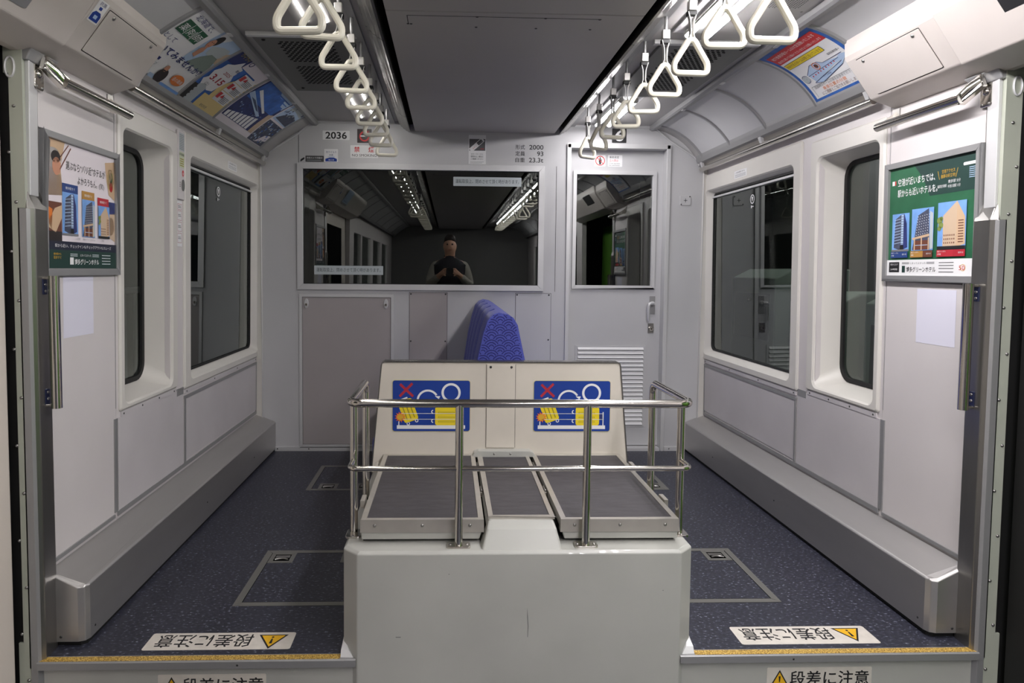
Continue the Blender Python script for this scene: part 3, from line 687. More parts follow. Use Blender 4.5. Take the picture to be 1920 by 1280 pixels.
# luggage pictograms on the partition
def luggage_sign(x0, label):
    W, H = .296, .196
    t_ = empty('pictogram_sign', (x0+W/2, 2.6, .463), label, 'sign', 'blue luggage pictograms on the partition')
    fn = lambda u, v, h: (x0+u*W, 2.6012-h, .463+v*H/1.0)
    mb = MB(); q = rrect(0, 1, 0, 1, .03); q = [(a, min(1, max(0, b))) for a, b in q]
    fnr = lambda u, v, h: (x0+u, 2.6012-h, .463+v)
    mb = MB(); q = rrect(-.0015, W+.0015, -.0015, H+.0015, .010); mb.loops([[fnr(a, b, 0) for a, b in q], [fnr(a, b, .0008) for a, b in q]], mat('yellow sign edge', (190, 186, 110), .5), cap1=True); mb.build('backing', t_)
    P = Print(lambda u, v, h: fnr(u*W, v*W, h+.001), .0002)
    h = H/W
    P.rr(0, 1, 0, h, .03, BLUE); P.up()
    P.line((.095, .615), (.265, .455), .032, CRIM); P.up().line((.255, .625), (.09, .455), .032, CRIM)
    P.ring(.755, .505, .125, .030, WHITE)
    P.ring(.455, .40, .145, .026, WHITE, pi*.97, pi*.18, 20); P.poly([(.545, .46), (.615, .46), (.597, .42)], WHITE)
    P.rect(.055, .94, .03, .078, WHITE)
    # upright suitcase lying along the tray
    P.rr(.55, .86, .078, .32, .03, YEL)
    for v in (.10, .20): P.ring(.525, .135 if v < .15 else .255, .026, .012, WHITE, pi*.5, pi*1.5, 12)
    P.up()
    for v in (.115, .175, .235): P.rect(.59, .80, v, v+.018, mat('olive print', (150, 136, 30), .5)); P.up().rect(.595, .795, v+.004, v+.014, YEL); P.l -= 1
    # tilted suitcase hitting the rail
    a = .35; ca, sa = cos(a), sin(a)
    def tl(p, q): return (.205+p*ca-q*sa, .270+p*sa+q*ca)
    P.poly([tl(p, q) for p, q in rrect(-.10, .09, -.145, .15, .03)], YEL)
    P.poly([tl(p, q) for p, q in rrect(-.05, .045, .155, .175, .004)], WHITE)
    for p in (-.06, .055): P.ring(*tl(p, -.16), .022, .010, WHITE)
    P.up()
    for p in (-.055, -.005, .045): P.poly([tl(p+x, q) for x, q in rrect(-.007, .007, -.11, .11, .006)], mat('olive print', (150, 136, 30), .5))
    P.up(); P.poly([(.10+(.075 if i % 2 else .045)*cos(2*pi*i/24), .185+(.075 if i % 2 else .045)*sin(2*pi*i/24)) for i in range(24)], mat('burst print', (226, 96, 30), .5))
    P.up(); P.poly([(.10+(.055 if i % 2 else .034)*cos(2*pi*i/24), .185+(.055 if i % 2 else .034)*sin(2*pi*i/24)) for i in range(24)], GOLD)
    for v in (.155, .23): P.rect(.11, .92, v, v+.006, WHITE)
    for u in (.075, .905): P.rect(u, u+.012, .078, .255 if u > .5 else .13, WHITE)
    P.rect(.865, .905, .16, .225, INDIGO)
    P.build('pictogram', t_)
luggage_sign(-.417, 'blue luggage pictogram sign on the left half of the cream partition')
luggage_sign(.126, 'blue luggage pictogram sign on the right half of the cream partition')

# ================================================================ BENCH SEAT
bs = empty('bench_seat', (0, 3.35, 0), 'blue back-to-back bench seat behind the cream partition', 'seat')
prof = [(-.150, .40), (-.118, .55), (-.094, .72), (-.070, .83), (-.052, .885), (-.032, .907), (-.006, .915), (.030, .908), (.052, .895), (.070, .866), (.082, .81), (.102, .72), (.125, .55), (.150, .40)]
N = 5; y0 = 2.70; L = (4.035-y0)/N
for i in range(N):
    a, b = y0+i*L, y0+(i+1)*L
    def sec(y, ins): return [((x+ins if x < -.02 else x), y, z-(ins*.15 if x < -.02 else 0)) for x, z in prof]
    mb = MB(); t_in = [(b-.06, 0), (b-.030, .008), (b-.018, .034), (b, .038)]; secs = [(a, .038), (a+.014, .034), (a+.024, .008), (a+.05, 0)]+t_in if i else [(a, .004), (a+.01, 0), (a+.05, 0)]+t_in
    ls = [sec(y, k) for y, k in secs]
    m_ = len(prof)
    mb.loops(ls, M_SEAT, True, closed=False); mb.add(ls[0], [tuple(range(m_))], M_SEAT); mb.add(ls[-1], [tuple(range(m_))], M_SEATS)
    if i == 0:                                    # wave pattern woven on the end face
        Rr, row = .034, .0205
        def inside(x, z):
            if not (.66 < z < .912): return False
            l = [p for p in prof if p[0] < 0]; r = [p for p in prof if p[0] > 0][::-1]
            def ip(L_, z):
                for (xa, za), (xb, zb) in zip(L_, L_[1:]):
                    if za <= z <= zb: return xa+(xb-xa)*(z-za)/(zb-za)
                return 0
            return ip(l, z)+.008 < x < ip(r, z)-.008
        for rw in range(-1, 16):
            zc = .92-rw*row
            for cx in [k*2*Rr+(Rr if rw % 2 else 0) for k in range(-3, 4)]:
                for rad in (.0315, .0215, .0115):
                    for q in range(20):
                        t0, t1 = pi*q/20, pi*(q+1)/20; tm = (t0+t1)/2
                        px, pz = cx+rad*cos(tm), zc+rad*sin(tm)
                        if not inside(px, pz): continue
                        cov = False
                        for dr in (1, 2, 3):
                            for k in range(-4, 5):
                                c2 = k*2*Rr+(Rr if (rw+dr) % 2 else 0)
                                if (px-c2)**2+(pz-(zc-dr*row))**2 < Rr**2: cov = True
                        if cov: continue
                        w = .0040
                        mb.add([(cx+q_*cos(t_), a-.0006, zc+q_*sin(t_)) for q_, t_ in ((rad, t0), (rad-w, t0), (rad-w, t1), (rad, t1))], [(0, 1, 2, 3)], M_SEATD)
    mb.build('backrest', bs)
for s in (1, -1):
    mb = MB(); mb.box(*sorted((s*.13, s*.508)), 2.70, 4.035, .31, .42, M_SEAT); mb.build('seat_cushion', bs, bevel=.03, seg=4)
mb = MB(); mb.box(-.44, .44, 2.66, 4.04, .0, .31, M_PLAT); mb.build('base', bs, bevel=.004)

# ================================================================ STRAPS
def strap(x, y, zbar, zcube, yaw, label, group):
    t_ = empty('hanging_strap', (x, y, 1.942), label, 'hanging strap', group)
    mb = MB(); mb.box(x-.012, x+.012, y-.011, y+.011, zcube-.002, zcube+.028, M_CUBE); mb.tube([(x, y, zcube+.02), (x, y, 1.944)], .006, M_ALUD, 8)
    mb.box(x-.015, x+.015, y-.008, y+.010, zcube-.016, zcube-.002, M_BLACK); mb.build('bracket', t_, bevel=.002)
    ap = zbar+.112; c, n = cos(yaw), sin(yaw)
    mb = MB()
    for sd in (1, -1):                            # two sides of the webbing loop, pinched in the middle
        pts = [(x+sd*.013*c, y+sd*.013*n, zcube-.006), (x+sd*.006*c, y+sd*.006*n, zcube-.03), (x+sd*.0045*c, y+sd*.0045*n, (zcube+ap)/2-.01), (x+sd*.004*c, y+sd*.004*n, ap+.012), (x+sd*.009*c, y+sd*.009*n, ap-.004)]
        ls = [[(p[0]+c*dx-n*dy, p[1]+n*dx+c*dy, p[2]) for dx, dy in ((-.0012, -.008), (.0012, -.008), (.0012, .008), (-.0012, .008))] for p in pts]
        mb.loops(ls, M_BELT, cap0=True, cap1=True)
    mb.build('webbing', t_)
    mb = MB()                                     # rounded triangular grip
    out = []
    cor = [(-.0495, .009, .012), (.0495, .009, .012), (.0520, .036, .014), (.0075, .107, .010), (-.0075, .107, .010), (-.0520, .036, .014)]
    m_ = len(cor)
    for i in range(m_):
        p0 = Vector(cor[i-1][:2]); p1 = Vector(cor[i][:2]); p2 = Vector(cor[(i+1) % m_][:2]); rr = cor[i][2]
        d0 = (p0-p1).normalized(); d2 = (p2-p1).normalized(); rr = min(rr, (p0-p1).length*.45, (p2-p1).length*.45)
        for k in range(5):
            t = k/4; a = p1+d0*rr; b = p1+d2*rr
            q = (1-t)**2*a+2*t*(1-t)*p1+t*t*b; out.append(q)
    mb.tube([(x+q.x*c, y+q.x*n, zbar+q.y) for q in out], .0092, M_STRAP, 10, closed=True)
    mb.build('grip', t_)
rnd = random.Random(3)
RY = [(1.27, 1.59), (1.53, 1.59), (1.80, 1.665), (2.05, 1.665), (2.30, 1.665), (2.545, 1.665), (2.80, 1.665), (3.03, 1.665), (3.31, 1.665), (3.58, 1.668)]
LY = [(1.29, 1.60), (1.56, 1.60), (1.83, 1.677), (2.10, 1.678), (2.37, 1.678), (2.62, 1.680), (2.90, 1.680), (3.14, 1.681), (3.37, 1.676), (3.68, 1.68)]
for lst, s in ((RY, 1), (LY, -1)):
    n = len(lst)
    for i, (y, z) in enumerate(lst):
        k = n-1-i
        wd = 'far end of row' if k == 0 else ORD[k]+' from the bulkhead'
        yaw = rnd.uniform(-.15, .15) if not (s > 0 and k < 2) else .55
        strap(.512 if s > 0 else -.540, y, z, 1.858 if s > 0 else 1.846, yaw, 'cream triangular hanging strap in the %s row, %s' % (SIDE[s], wd), 'straps in the %s row' % SIDE[s])
for s in (1, -1):
    for i in range(12):
        if i in (0, 1): continue
        strap(s*.52, 1.0-i*.27, 1.67, 1.855, rnd.uniform(-.2, .2), 'cream triangular hanging strap behind the camera, seen only as a reflection', 'straps behind the camera')
for s in (1, -1):
    mb = MB(); xx = .512 if s > 0 else -.540; mb.box(xx-.014, xx+.014, REAR, YB-.01, 1.930, 1.9425, M_ALUD)
    struct(mb.build('trim_%d' % (16 if s > 0 else 17)), 'strap track')

# ================================================================ LAMPS AND VENTS
def lamp(s, y0, y1, label, bright, tm=None):
    t_ = empty('ceiling_light', (s*.665, (y0+y1)/2, 1.942), label, 'ceiling light')
    mb = MB(); mb.box(*sorted((s*.585, s*.745)), y0-.02, y1+.02, 1.934, 1.9425, M_ALU if bright else M_CEIL); mb.build('housing', t_, bevel=.003)
    for x in (.632, .702):
        if bright:
            mb = MB(); nn = 18; rr = .0125         # LED tube: lower face glows, the back is white plastic
            ring = [(s*x+rr*sin(2*pi*(i+.5)/nn), 1.919-rr*cos(2*pi*(i+.5)/nn)) for i in range(nn)]
            for i in range(nn):
                a, b = ring[i-1], ring[i]
                mb.add([(a[0], y0+.01, a[1]), (b[0], y0+.01, b[1]), (b[0], y1-.01, b[1]), (a[0], y1-.01, a[1])], [(0, 1, 2, 3)], (tm or M_TUBE) if min(i, nn-i) <= 3 else M_BELT)
            mb.build('tube', t_)
            mb = MB()
            for y in (y0, y1-.012): mb.tube([(s*x, y, 1.919), (s*x, y+.012, 1.919)], .0135, M_BELT, 12); mb.box(*sorted((s*(x-.008), s*(x+.008))), y+.001, y+.011, 1.919, 1.936, M_BELT)
            mb.build('lamp_holder', t_)
        else:
            mb = MB(); k = int((y1-y0)/.022)
            for i in range(k): mb.box(*sorted((s*x-.003, s*x+.003)), y0+i*.022, y0+i*.022+.016, 1.931, 1.9338, M_STRIP)
            mb.build('lit_strip', t_)
for s, b in ((1, True), (-1, False)):
    nm = SIDE[s]; k = 'twin tube' if b else 'narrow twin strip'
    lamp(s, 1.22, 2.44, 'near %s %s ceiling light before the vent panel' % (nm, k), b)
    lamp(s, 3.36, 3.93, 'short far %s %s ceiling light beside the bulkhead' % (nm, k), b, M_TUBE2)
    for i, (a, c) in enumerate(((-.1, 1.1), (-1.4, -.2), (-2.7, -1.5), (-4.0, -2.8))):
        lamp(s, a, c, '%s %s ceiling light behind the camera, %s from the doorway' % (nm, k, ORD[i]), b)
for s in (1, -1):
    t_ = empty('ceiling_vent', (s*.77, 2.95, 1.94), 'dark grey perforated air vent panel in the %s ceiling strip' % SIDE[s], 'air vent')
    a, b = sorted((s*.585, s*.935))
    mb = MB(); mb.box(a, b, 2.575, 3.335, 1.930, 1.9425, M_GRILL); mb.build('panel', t_, bevel=.002)
    mb = MB(); mb.box(*sorted((s*.55, s*.95)), 2.552, 2.574, 1.926, 1.9425, M_ALU); mb.build('cross_trim', t_, bevel=.002)
    for ya, yb in ((2.625, 2.875), (2.935, 3.195)):
        mb = MB(); r = 0; y = ya
        while y < yb:
            for c in range(10):
                x = .655+c*.0205+(.010 if r % 2 else 0)
                mb.add([(s*(x-.0085), y, 1.9294), (s*(x+.005), y+.003, 1.9294), (s*(x+.0085), y+.0145, 1.9294), (s*(x-.005), y+.0115, 1.9294)], [(0, 1, 2, 3)], M_DARK)
            y += .0195; r += 1
        mb.build('grille', t_, recalc=False)
    for x, y in ((.90, 2.61), (.895, 3.28)):
        mb = MB(); mb.dome((s*x, y, 1.930), (0, 0, -1), .008, .005, M_BLACK); mb.build('screw', t_)

for s in (1, -1):
    t_ = empty('ceiling_speaker', (s*.88, 2.03, 1.94), 'perforated speaker plate in the near %s ceiling strip' % SIDE[s], 'speaker')
    mb = MB(); mb.box(*sorted((s*.800, s*.955)), 1.93, 2.262, 1.9375, 1.9425, M_CEIL); mb.build('plate', t_, bevel=.001)
    mb = MB()
    for i in range(13):
        for j in range(15):
            x, y = .815+i*.0085, 2.082+j*.0095+(.0045 if i % 2 else 0); c = [(s*(x+.0026*cos(a)), y+.0026*sin(a), 1.9371) for a in (0, 1.05, 2.09, 3.14, 4.19, 5.24)]; mb.add(c, [tuple(range(6))], M_DARK)
    mb.build('perforations', t_, recalc=False)
    for x, y in ((.775+.035, 2.25), (.945, 2.25)): mb = MB(); mb.dome((s*x, y, 1.9375), (0, 0, -1), .005, .003, M_SCREW); mb.build('screw', t_)

# ================================================================ GRAB BARS
for s in (1, -1):
    nm = SIDE[s]
    t_ = empty('grab_bar', (s*1.27, 1.96, .69), 'upright polished grab bar beside the %s door pillar' % nm, 'grab bar')
    x, y = s*1.283, 1.905
    mb = MB(); mb.tube([(x, y, .692), (x, y, 1.056)], .0142, M_CHROME, 20); mb.build('tube', t_)
    for z, d in ((.700, 1), (1.050, -1)):
        mb = MB(); mb.box(*sorted((x, s*1.330)), y-.010, y+.010, z-.004, z+.004, M_CHROME); mb.box(*sorted((s*1.306, s*1.311)), y-.010, y+.010, min(z, z+d*.045), max(z, z+d*.045), M_FILM)
        for k in (.018, .036): mb.dome((s*1.306, y, z+d*k), (-s, 0, 0), .0045, .003, M_SCREW)
        mb.build('bracket', t_, bevel=.0015)
    t_ = empty('grab_bar', (s*1.27, 2.15, 1.585), 'slanted end polished grab bar under the %s door header' % nm, 'grab bar')
    mb = MB(); mb.tube([(s*1.268, 1.945, 1.588), (s*1.268, 2.335, 1.585)], .0142, M_CHROME, 20); mb.build('tube', t_)
    mb = MB(); mb.hexa([(s*1.262, 1.985, 1.600), (s*1.280, 1.985, 1.600), (s*1.285, 1.955, 1.570), (s*1.262, 1.955, 1.570)], [(s*1.290, 1.912, 1.650), (s*1.306, 1.912, 1.650), (s*1.306, 1.898, 1.612), (s*1.290, 1.898, 1.612)], M_CHROME)
    mb.tube([(s*1.275, 1.962, 1.588), (s*1.285, 1.935, 1.612), (s*1.302, 1.912, 1.63)], .016, M_CHROME, 12)
    mb.build('arm', t_, bevel=.003)
    mb = MB(); q = rrect(1.895, 1.937, 1.557, 1.643, .008, 3); mb.loops([[SW(s, a, b, .004) for a, b in q], [SW(s, a, b, .011) for a, b in q]], M_CHROME, cap1=True)
    for a, b in ((1.903, 1.565), (1.929, 1.565), (1.903, 1.635), (1.929, 1.635)): mb.dome(SW(s, a, b, .011), (-s, 0, 0), .004, .003, M_SCREW)
    mb.dome(SW(s, 1.916, 1.60, .011), (-s, 0, 0), .012, .008, M_CHROME, 14)
    mb.build('mounting_plate', t_, bevel=.002)
    mb = MB(); mb.hexa([SW(s, 2.300, 1.60, 0), SW(s, 2.335, 1.60, 0), SW(s, 2.335, 1.645, 0), SW(s, 2.300, 1.645, 0)], [SW(s, 2.300, 1.60, .004), SW(s, 2.335, 1.60, .004), SW(s, 2.335, 1.645, .004), SW(s, 2.300, 1.645, .004)], M_STEEL)
    mb.add([SW(s, 2.318, 1.635, .003), SW(s, 2.318, 1.588, .003), (s*1.270, 2.318, 1.58), (s*1.270, 2.318, 1.596)], [(0, 1, 2, 3)], M_CHROME); mb.hexa([SW(s, 2.316, 1.635, .003), SW(s, 2.316, 1.59, .003), (s*1.270, 2.316, 1.582), (s*1.270, 2.316, 1.598)], [SW(s, 2.320, 1.635, .003), SW(s, 2.320, 1.59, .003), (s*1.270, 2.320, 1.582), (s*1.270, 2.320, 1.598)], M_CHROME)
    mb.build('end_bracket', t_)
    t_ = empty('handrail', (s*1.285, 3.2, 1.70), 'long polished handrail under the %s cove' % nm, 'handrail')
    mb = MB(); mb.tube([(s*1.283, 2.385, 1.690), (s*1.283, 4.03, 1.690)], .0135, M_CHROME, 18); mb.build('tube', t_)
    for y in (2.41, 3.24, 4.0):
        mb = MB(); mb.hexa([(s*1.278, y-.018, 1.735), (s*1.278, y+.018, 1.735), (s*1.290, y+.008, 1.690), (s*1.290, y-.008, 1.690)], [(s*1.262, y-.018, 1.735), (s*1.262, y+.018, 1.735), (s*1.276, y+.008, 1.690), (s*1.276, y-.008, 1.690)], M_ALU); mb.build('bracket', t_, bevel=.002)

# ================================================================ FRAMED POSTERS, PAPERS
def poster_frame(s, label):
    t_ = empty('framed_poster', SW(s, 2.145, 1.06), label, 'poster')
    fn = on_side(s); a, b = (1.928, 2.358) if s < 0 else (-2.355, -1.921)
    mb = MB(); frame_bars(mb, fn, a, b, 1.057, 1.460, .020, .014, M_ALUD)
    mb.build('frame', t_, bevel=.002)
    mb = MB(); mb.hexa([fn(a+.01, 1.067, 0), fn(b-.01, 1.067, 0), fn(b-.01, 1.45, 0), fn(a+.01, 1.45, 0)], [fn(a+.01, 1.067, .003), fn(b-.01, 1.067, .003), fn(b-.01, 1.45, .003), fn(a+.01, 1.45, .003)], M_BLACK); mb.build('backing', t_)
    w, h, u0, v0 = b-a-.04, .363, a+.02, 1.077
    return t_, Print(lambda u, v, k: fn(u0+u*w, v0+v*h, .0045+k), .0003)
def tower(P, u0, u1, v0, v1, kind):               # a hotel drawn in two faces under a sky
    P.rect(u0, u1, v0, v1, SKY); P.up(); w = u1-u0; h = v1-v0
    if kind == 0:
        P.poly([(u0+.12*w, v0+.1*h), (u0+.55*w, v0+.02*h), (u0+.55*w, v0+.98*h), (u0+.2*w, v0+.86*h)], INK); P.poly([(u0+.55*w, v0+.02*h), (u0+.92*w, v0+.1*h), (u0+.86*w, v0+.72*h), (u0+.72*w, v0+.98*h), (u0+.55*w, v0+.98*h)], INDIGO)
        P.up()
        for i in range(9): v = v0+h*(.2+.078*i); P.poly([(u0+.15*w, v), (u0+.52*w, v+.03*h), (u0+.52*w, v+.045*h), (u0+.15*w, v+.015*h)], PALEB)
        P.rect(u0+.54*w, u0+.68*w, v0+.18*h, v0+.97*h, PALEB); P.up()
        for i in range(12): P.rect(u0+.54*w, u0+.68*w, v0+h*(.2+.064*i), v0+h*(.2+.064*i)+.012*h, INK)
        P.rect(u0, u1, v0, v0+.05*h, GREY); P.rect(u0+.5*w, u0+.7*w, v0+.05*h, v0+.16*h, BLACK)
    elif kind == 1:
        P.poly([(u0+.05*w, v0+.02*h), (u0+.85*w, v0+.02*h), (u0+.78*w, v0+.98*h), (u0+.3*w, v0+.84*h), (u0+.15*w, v0+.3*h)], INK); P.poly([(u0+.85*w, v0+.02*h), (u0+.99*w, v0+.04*h), (u0+.97*w, v0+.86*h), (u0+.83*w, v0+.92*h)], STICK)
        P.up()
        for j in range(8):
            for i in range(6): uu = u0+w*(.22+.1*i+.01*j); vv = v0+h*(.36+.062*j+.008*i); P.rect(uu, uu+.028*w, vv, vv+.018*h, WHITE)
        P.poly([(u0+.05*w, v0+.26*h), (u0+.83*w, v0+.33*h), (u0+.83*w, v0+.39*h), (u0+.05*w, v0+.31*h)], TAN); P.rect(u0+.12*w, u0+.8*w, v0+.02*h, v0+.24*h, BROWN); P.up()
        for u in (.14, .46, .78): P.rect(u0+u*w, u0+(u+.05)*w, v0+.01*h, v0+.3*h, TAN)
        P.rect(u0+.2*w, u0+.76*w, v0+.12*h, v0+.135*h, PALEB)
    else:
        P.poly([(u0+.2*w, v0+.05*h), (u0+.68*w, v0+.05*h), (u0+.68*w, v0+1.0*h), (u0+.2*w, v0+.72*h)], STONE); P.poly([(u0+.68*w, v0+.05*h), (u0+.98*w, v0+.1*h), (u0+.96*w, v0+.66*h), (u0+.68*w, v0+1.0*h)], TAN)
        P.up()
        for j in range(3):
            for i in range(6): P.rect(u0+w*(.24+.07*i), u0+w*(.24+.07*i)+.03*w, v0+h*(.12+.08*j), v0+h*(.12+.08*j)+.035*h, BROWN)
        for j in range(9): P.rect(u0+.74*w, u0+.92*w, v0+h*(.14+.055*j), v0+h*(.14+.055*j)+.02*h, BROWN)
        for dx, dy, r in ((.08, .62, .10), (.12, .52, .09), (.07, .45, .07), (.14, .66, .06)): P.disc(u0+dx*w, v0+dy*h, r*w, mat('leaf print', (122, 138, 70), .6))
        P.rect(u0, u1, v0, v0+.07*h, BLACK)
    P.up()
# right: green hotel poster
t_, P = poster_frame(1, 'green framed hotel poster on the right wall, three towers')
P.rect(0, 1, 0, 1, GREEN); P.up(); P.rect(.5, 1, .70, 1, DGREEN); P.poly([(.5, .7), (.5, 1), (.3, 1), (.42, .86)], DGREEN); P.up()
P.text('空港が近いまちでは、', .105, .835, .075, WHITE, w=.45, bold=.008); P.text('駅からも近いホテルを。', .105, .735, .075, WHITE, w=.48, bold=.008)
P.rect(.03, .062, .845, .885, WHITE); P.rect(.066, .08, .845, .885, RED)
P.text('空港アクセス', .63, .875, .035, GOLD, w=.14); P.text('抜群の好立地!', .62, .835, .035, GOLD, w=.155); P.line((.585, .90), (.605, .825), .004, GOLD); P.line((.80, .90), (.78, .825), .004, GOLD)
P.text('博多駅 5分', .70, .785, .030, WHITE, w=.13); P.text('福岡空港駅', .585, .755, .028, WHITE, w=.10); P.text('中洲川端駅 11分', .70, .745, .030, WHITE, w=.13)
P.rr(.855, .985, .905, .93, .01, WHITE)
for i in range(6): P.rect(.915, .985, .80+i*.016, .806+i*.016, PALEB)
tower(P, .045, .265, .225, .575, 0); tower(P, .30, .56, .225, .60, 1); tower(P, .61, .91, .225, .625, 2)
for a, b, c, d, tx in ((.045, .265, TAGB, TAGB, '1号館'), (.30, .56, TAGO, BROWN, '新館'), (.61, .91, TAGR, CRIM, '2号館')):
    P.rect(a, a+(b-a)*.58, .165, .222, c); P.rect(a+(b-a)*.58, b, .165, .222, d); P.up(); P.text('博多グリーンホテル', a+.01, .203, .016, WHITE, w=.09); P.text(tx, a+.01, .180, .016, WHITE); P.text('徒歩1分', b-.07, .19, .016, WHITE, w=.055); P.l -= 1
P.rect(0, 1, 0, .145, WHITE); P.up()
P.rect(.03, .165, .03, .125, BLACK); P.up(); P.text('駅からスグ', .05, .095, .02, WHITE); P.text('24時間', .05, .05, .02, WHITE, w=.09); P.l -= 1
P.text('とまってよかった', .30, .105, .022, GREY, w=.19)
for a in (.20, .50): P.rect(a, a+.09, .105, .111, GREY); P.rect(a, a+.09, .116, .122, GREY)
P.rect(.20, .24, .028, .09, DGREEN); P.text('博多グリーンホテル', .255, .036, .052, BLACK, w=.35, bold=.012)
for v in (.11, .085, .06, .03): P.rect(.64, .80, v, v+.008, GREY)
P.text('50', .855, .05, .055, RED, w=.06); P.ring(.895, .07, .028, .004, GOLD)
P.build('sheet', t_)
# left: pale hotel poster
t_, P = poster_frame(-1, 'pale framed hotel poster with dark foot on the left wall')
P.rect(0, 1, 0, 1, PINKW); P.up()
P.poly([(0, 1), (.25, 1), (.19, .80), (.22, .58), (0, .56)], TAN); P.disc(.10, .86, .10, WHITE, .08); P.poly([(.03, .83), (.22, .72), (.24, .45), (0, .45)], PINKW)
P.up(); P.disc(.13, .87, .06, HAIR, .05); P.disc(.14, .80, .055, SKIN, .07); P.line((.18, .78), (.33, .97), .012, BROWN); P.line((.15, .84), (.30, .99), .010, BROWN)
P.rect(0, .2, .20, .52, BROWN); P.up(); P.poly([(.0, .33), (.12, .28), (.2, .4), (.2, .50), (.11, .47)], TAN); P.poly([(.02, .36), (.07, .30), (.08, .46), (.02, .48)], ORANGE); P.rect(0, .2, .20, .29, HAIR)
P.poly([(.84, .94), (1, .97), (1, .62), (.9, .66), (.86, .80)], TAN); P.disc(.93, .80, .055, CREAM, .10); P.disc(.94, .82, .028, GREEN, .05); P.disc(.94, .74, .03, RED, .05); P.rect(.87, 1, .49, .60, INDIGO)
P.poly([(.85, .30), (1, .24), (1, .5), (.9, .49), (.86, .4)], STONE); P.disc(.93, .38, .06, TAN, .08)
P.up()
P.text('選ぶなら“バリ近”ホテルが', .26, .80, .075, BLACK, w=.58); P.text('よかろうもん。', .42, .70, .07, BLACK, w=.29)
P.text('(笑)', .74, .70, .055, GREY)
for a, b, c, v in ((.205, .42, TAGB, .67), (.475, .665, TAGO, .64), (.715, .895, TAGR, .61)):
    P.rect(a, b, v-.06, v+.01, c); P.up(); P.text('博多駅すぐ', (a+b)/2, v-.035, .025, WHITE, align='C', w=(b-a)*.6); P.l -= 1
tower(P, .205, .42, .265, .61, 0); tower(P, .475, .665, .265, .58, 1); tower(P, .715, .895, .265, .55, 2)
P.text('一号館', .37, .235, .022, GREY); P.text('博多グリーンホテル', .475, .235, .02, GREY, w=.18); P.text('二号館', .74, .235, .02, GREY)
P.rect(0, 1, .145, .215, mat('midnight print', (28, 32, 52), .5)); P.rect(0, 1, 0, .145, DGREEN); P.up()
P.text('駅から近い、チェックインもチェックアウトもスムーズ', .09, .168, .030, WHITE, w=.82)
P.text('博多駅から', .07, .105, .02, GOLD); P.text('徒歩すぐ', .07, .075, .026, GOLD); P.text('とまってよかった', .43, .10, .022, WHITE, w=.16)
for a in (.29, .61): P.rect(a, a+.10, .098, .105, STICK); P.rect(a, a+.10, .112, .119, STICK)
P.rect(.285, .335, .03, .088, WHITE); P.text('博多グリーンホテル', .35, .034, .05, WHITE, w=.36, bold=.012)
for v in (.11, .085, .06, .035): P.rect(.76, .90, v, v+.008, STICK)
P.build('sheet', t_)
for s, a, b, z0, z1, m in ((1, -2.188, -2.014, .859, 1.034, PALE), (-1, 2.036, 2.206, .871, 1.053, PALE)):
    P = Print(on_side(s, .0006)); P.rect(a, b, z0, z1, m)
    tag(P.build('notice_sheet'), 'blank pale sheet stuck on the %s wall below the framed poster' % SIDE[s], 'paper')

# cove posters
def cove_poster(s, u0, u1, label, bg):
    t_ = empty('cove_poster', cove(s, -u0 if s > 0 else u0, .5, .003), label, 'poster')
    fn = on_cove(s, .003); W = u1-u0
    P = Print(lambda u, v, h: fn(u0+u*W, 1.0-v*1.02, h), .0006); P.band = .06; P.rect(0, 1, 0, 1, bg, 4, 17); P.up()
    return t_, P
t_, P = cove_poster(1, -2.705, -2.345, 'red and white platform crowding notice in the right cove', AZ)
P.rect(.05, .95, .085, .70, WHITE, 4, 10); P.rect(.05, .95, .69, .885, RED, 4, 5); P.up()
P.text('地下鉄博多駅ホームは大変混雑いたします', .09, .800, .058, WHITE, w=.82); P.text('前の方に続いてお進みくださいますようお願いいたします', .09, .722, .045, WHITE, w=.82)
P.up(); P.rect(.07, .76, .575, .665, BLACK, 1, 3); P.up(); P.rect(.075, .755, .58, .66, YEL, 1, 3); P.up(); P.text('中央付近のホームは狭くなっています', .09, .60, .05, BROWN, w=.65)
P.l -= 2
P.text('福岡空港方面→', .72, .50, .035, BLACK, w=.2)
P.poly([(.20, .40), (.36, .50), (.50, .50), (.56, .455), (.78, .43), (.86, .455), (.94, .43), (.90, .38), (.70, .375), (.45, .32), (.24, .28)], PALEB); P.poly([(.22, .27), (.45, .31), (.72, .365), (.86, .38), (.78, .33), (.55, .28), (.34, .24)], PALEB)
P.up()
for a, b in (((.20, .38), (.80, .42)), ((.22, .275), (.80, .37)), ((.20, .40), (.36, .50)), ((.36, .50), (.5, .50)), ((.5, .5), (.56, .455)), ((.56, .455), (.9, .46)), ((.22, .27), (.34, .24)), ((.34, .24), (.78, .33))): P.line(a, b, .006, INDIGO)
for i in range(9): P.rect(.26+i*.055, .275+i*.055, .345+i*.006, .365+i*.006, RED)
P.ring(.44, .455, .055, .01, ORANGE); P.disc(.44, .455, .03, BROWN); P.text('ホーム中央', .40, .29, .03, INDIGO); P.disc(.13, .36, .06, STICK, .05); P.ring(.13, .36, .06, .006, INDIGO); P.text('改札', .10, .35, .03, INDIGO)
P.disc(.90, .335, .028, BLACK); P.up(); P.poly([(.10, .245), (.92, .245), (.92, .24), (.10, .24)], GREY); P.rect(.10, .105, .10, .245, GREY); P.rect(.915, .92, .10, .245, GREY)
P.text('混雑時はホームの端をお歩きください', .14, .205, .04, GREY, w=.70); P.text('乗車位置の分散', .26, .155, .048, ORANGE, w=.42); P.text('にご理解とご協力をお願いします', .20, .105, .045, BROWN, w=.64)
P.build('sheet', t_)
t_, P = cove_poster(-1, 2.300, 2.700, 'recruitment poster with dark-haired person, nearest in the left cove', WHITE)
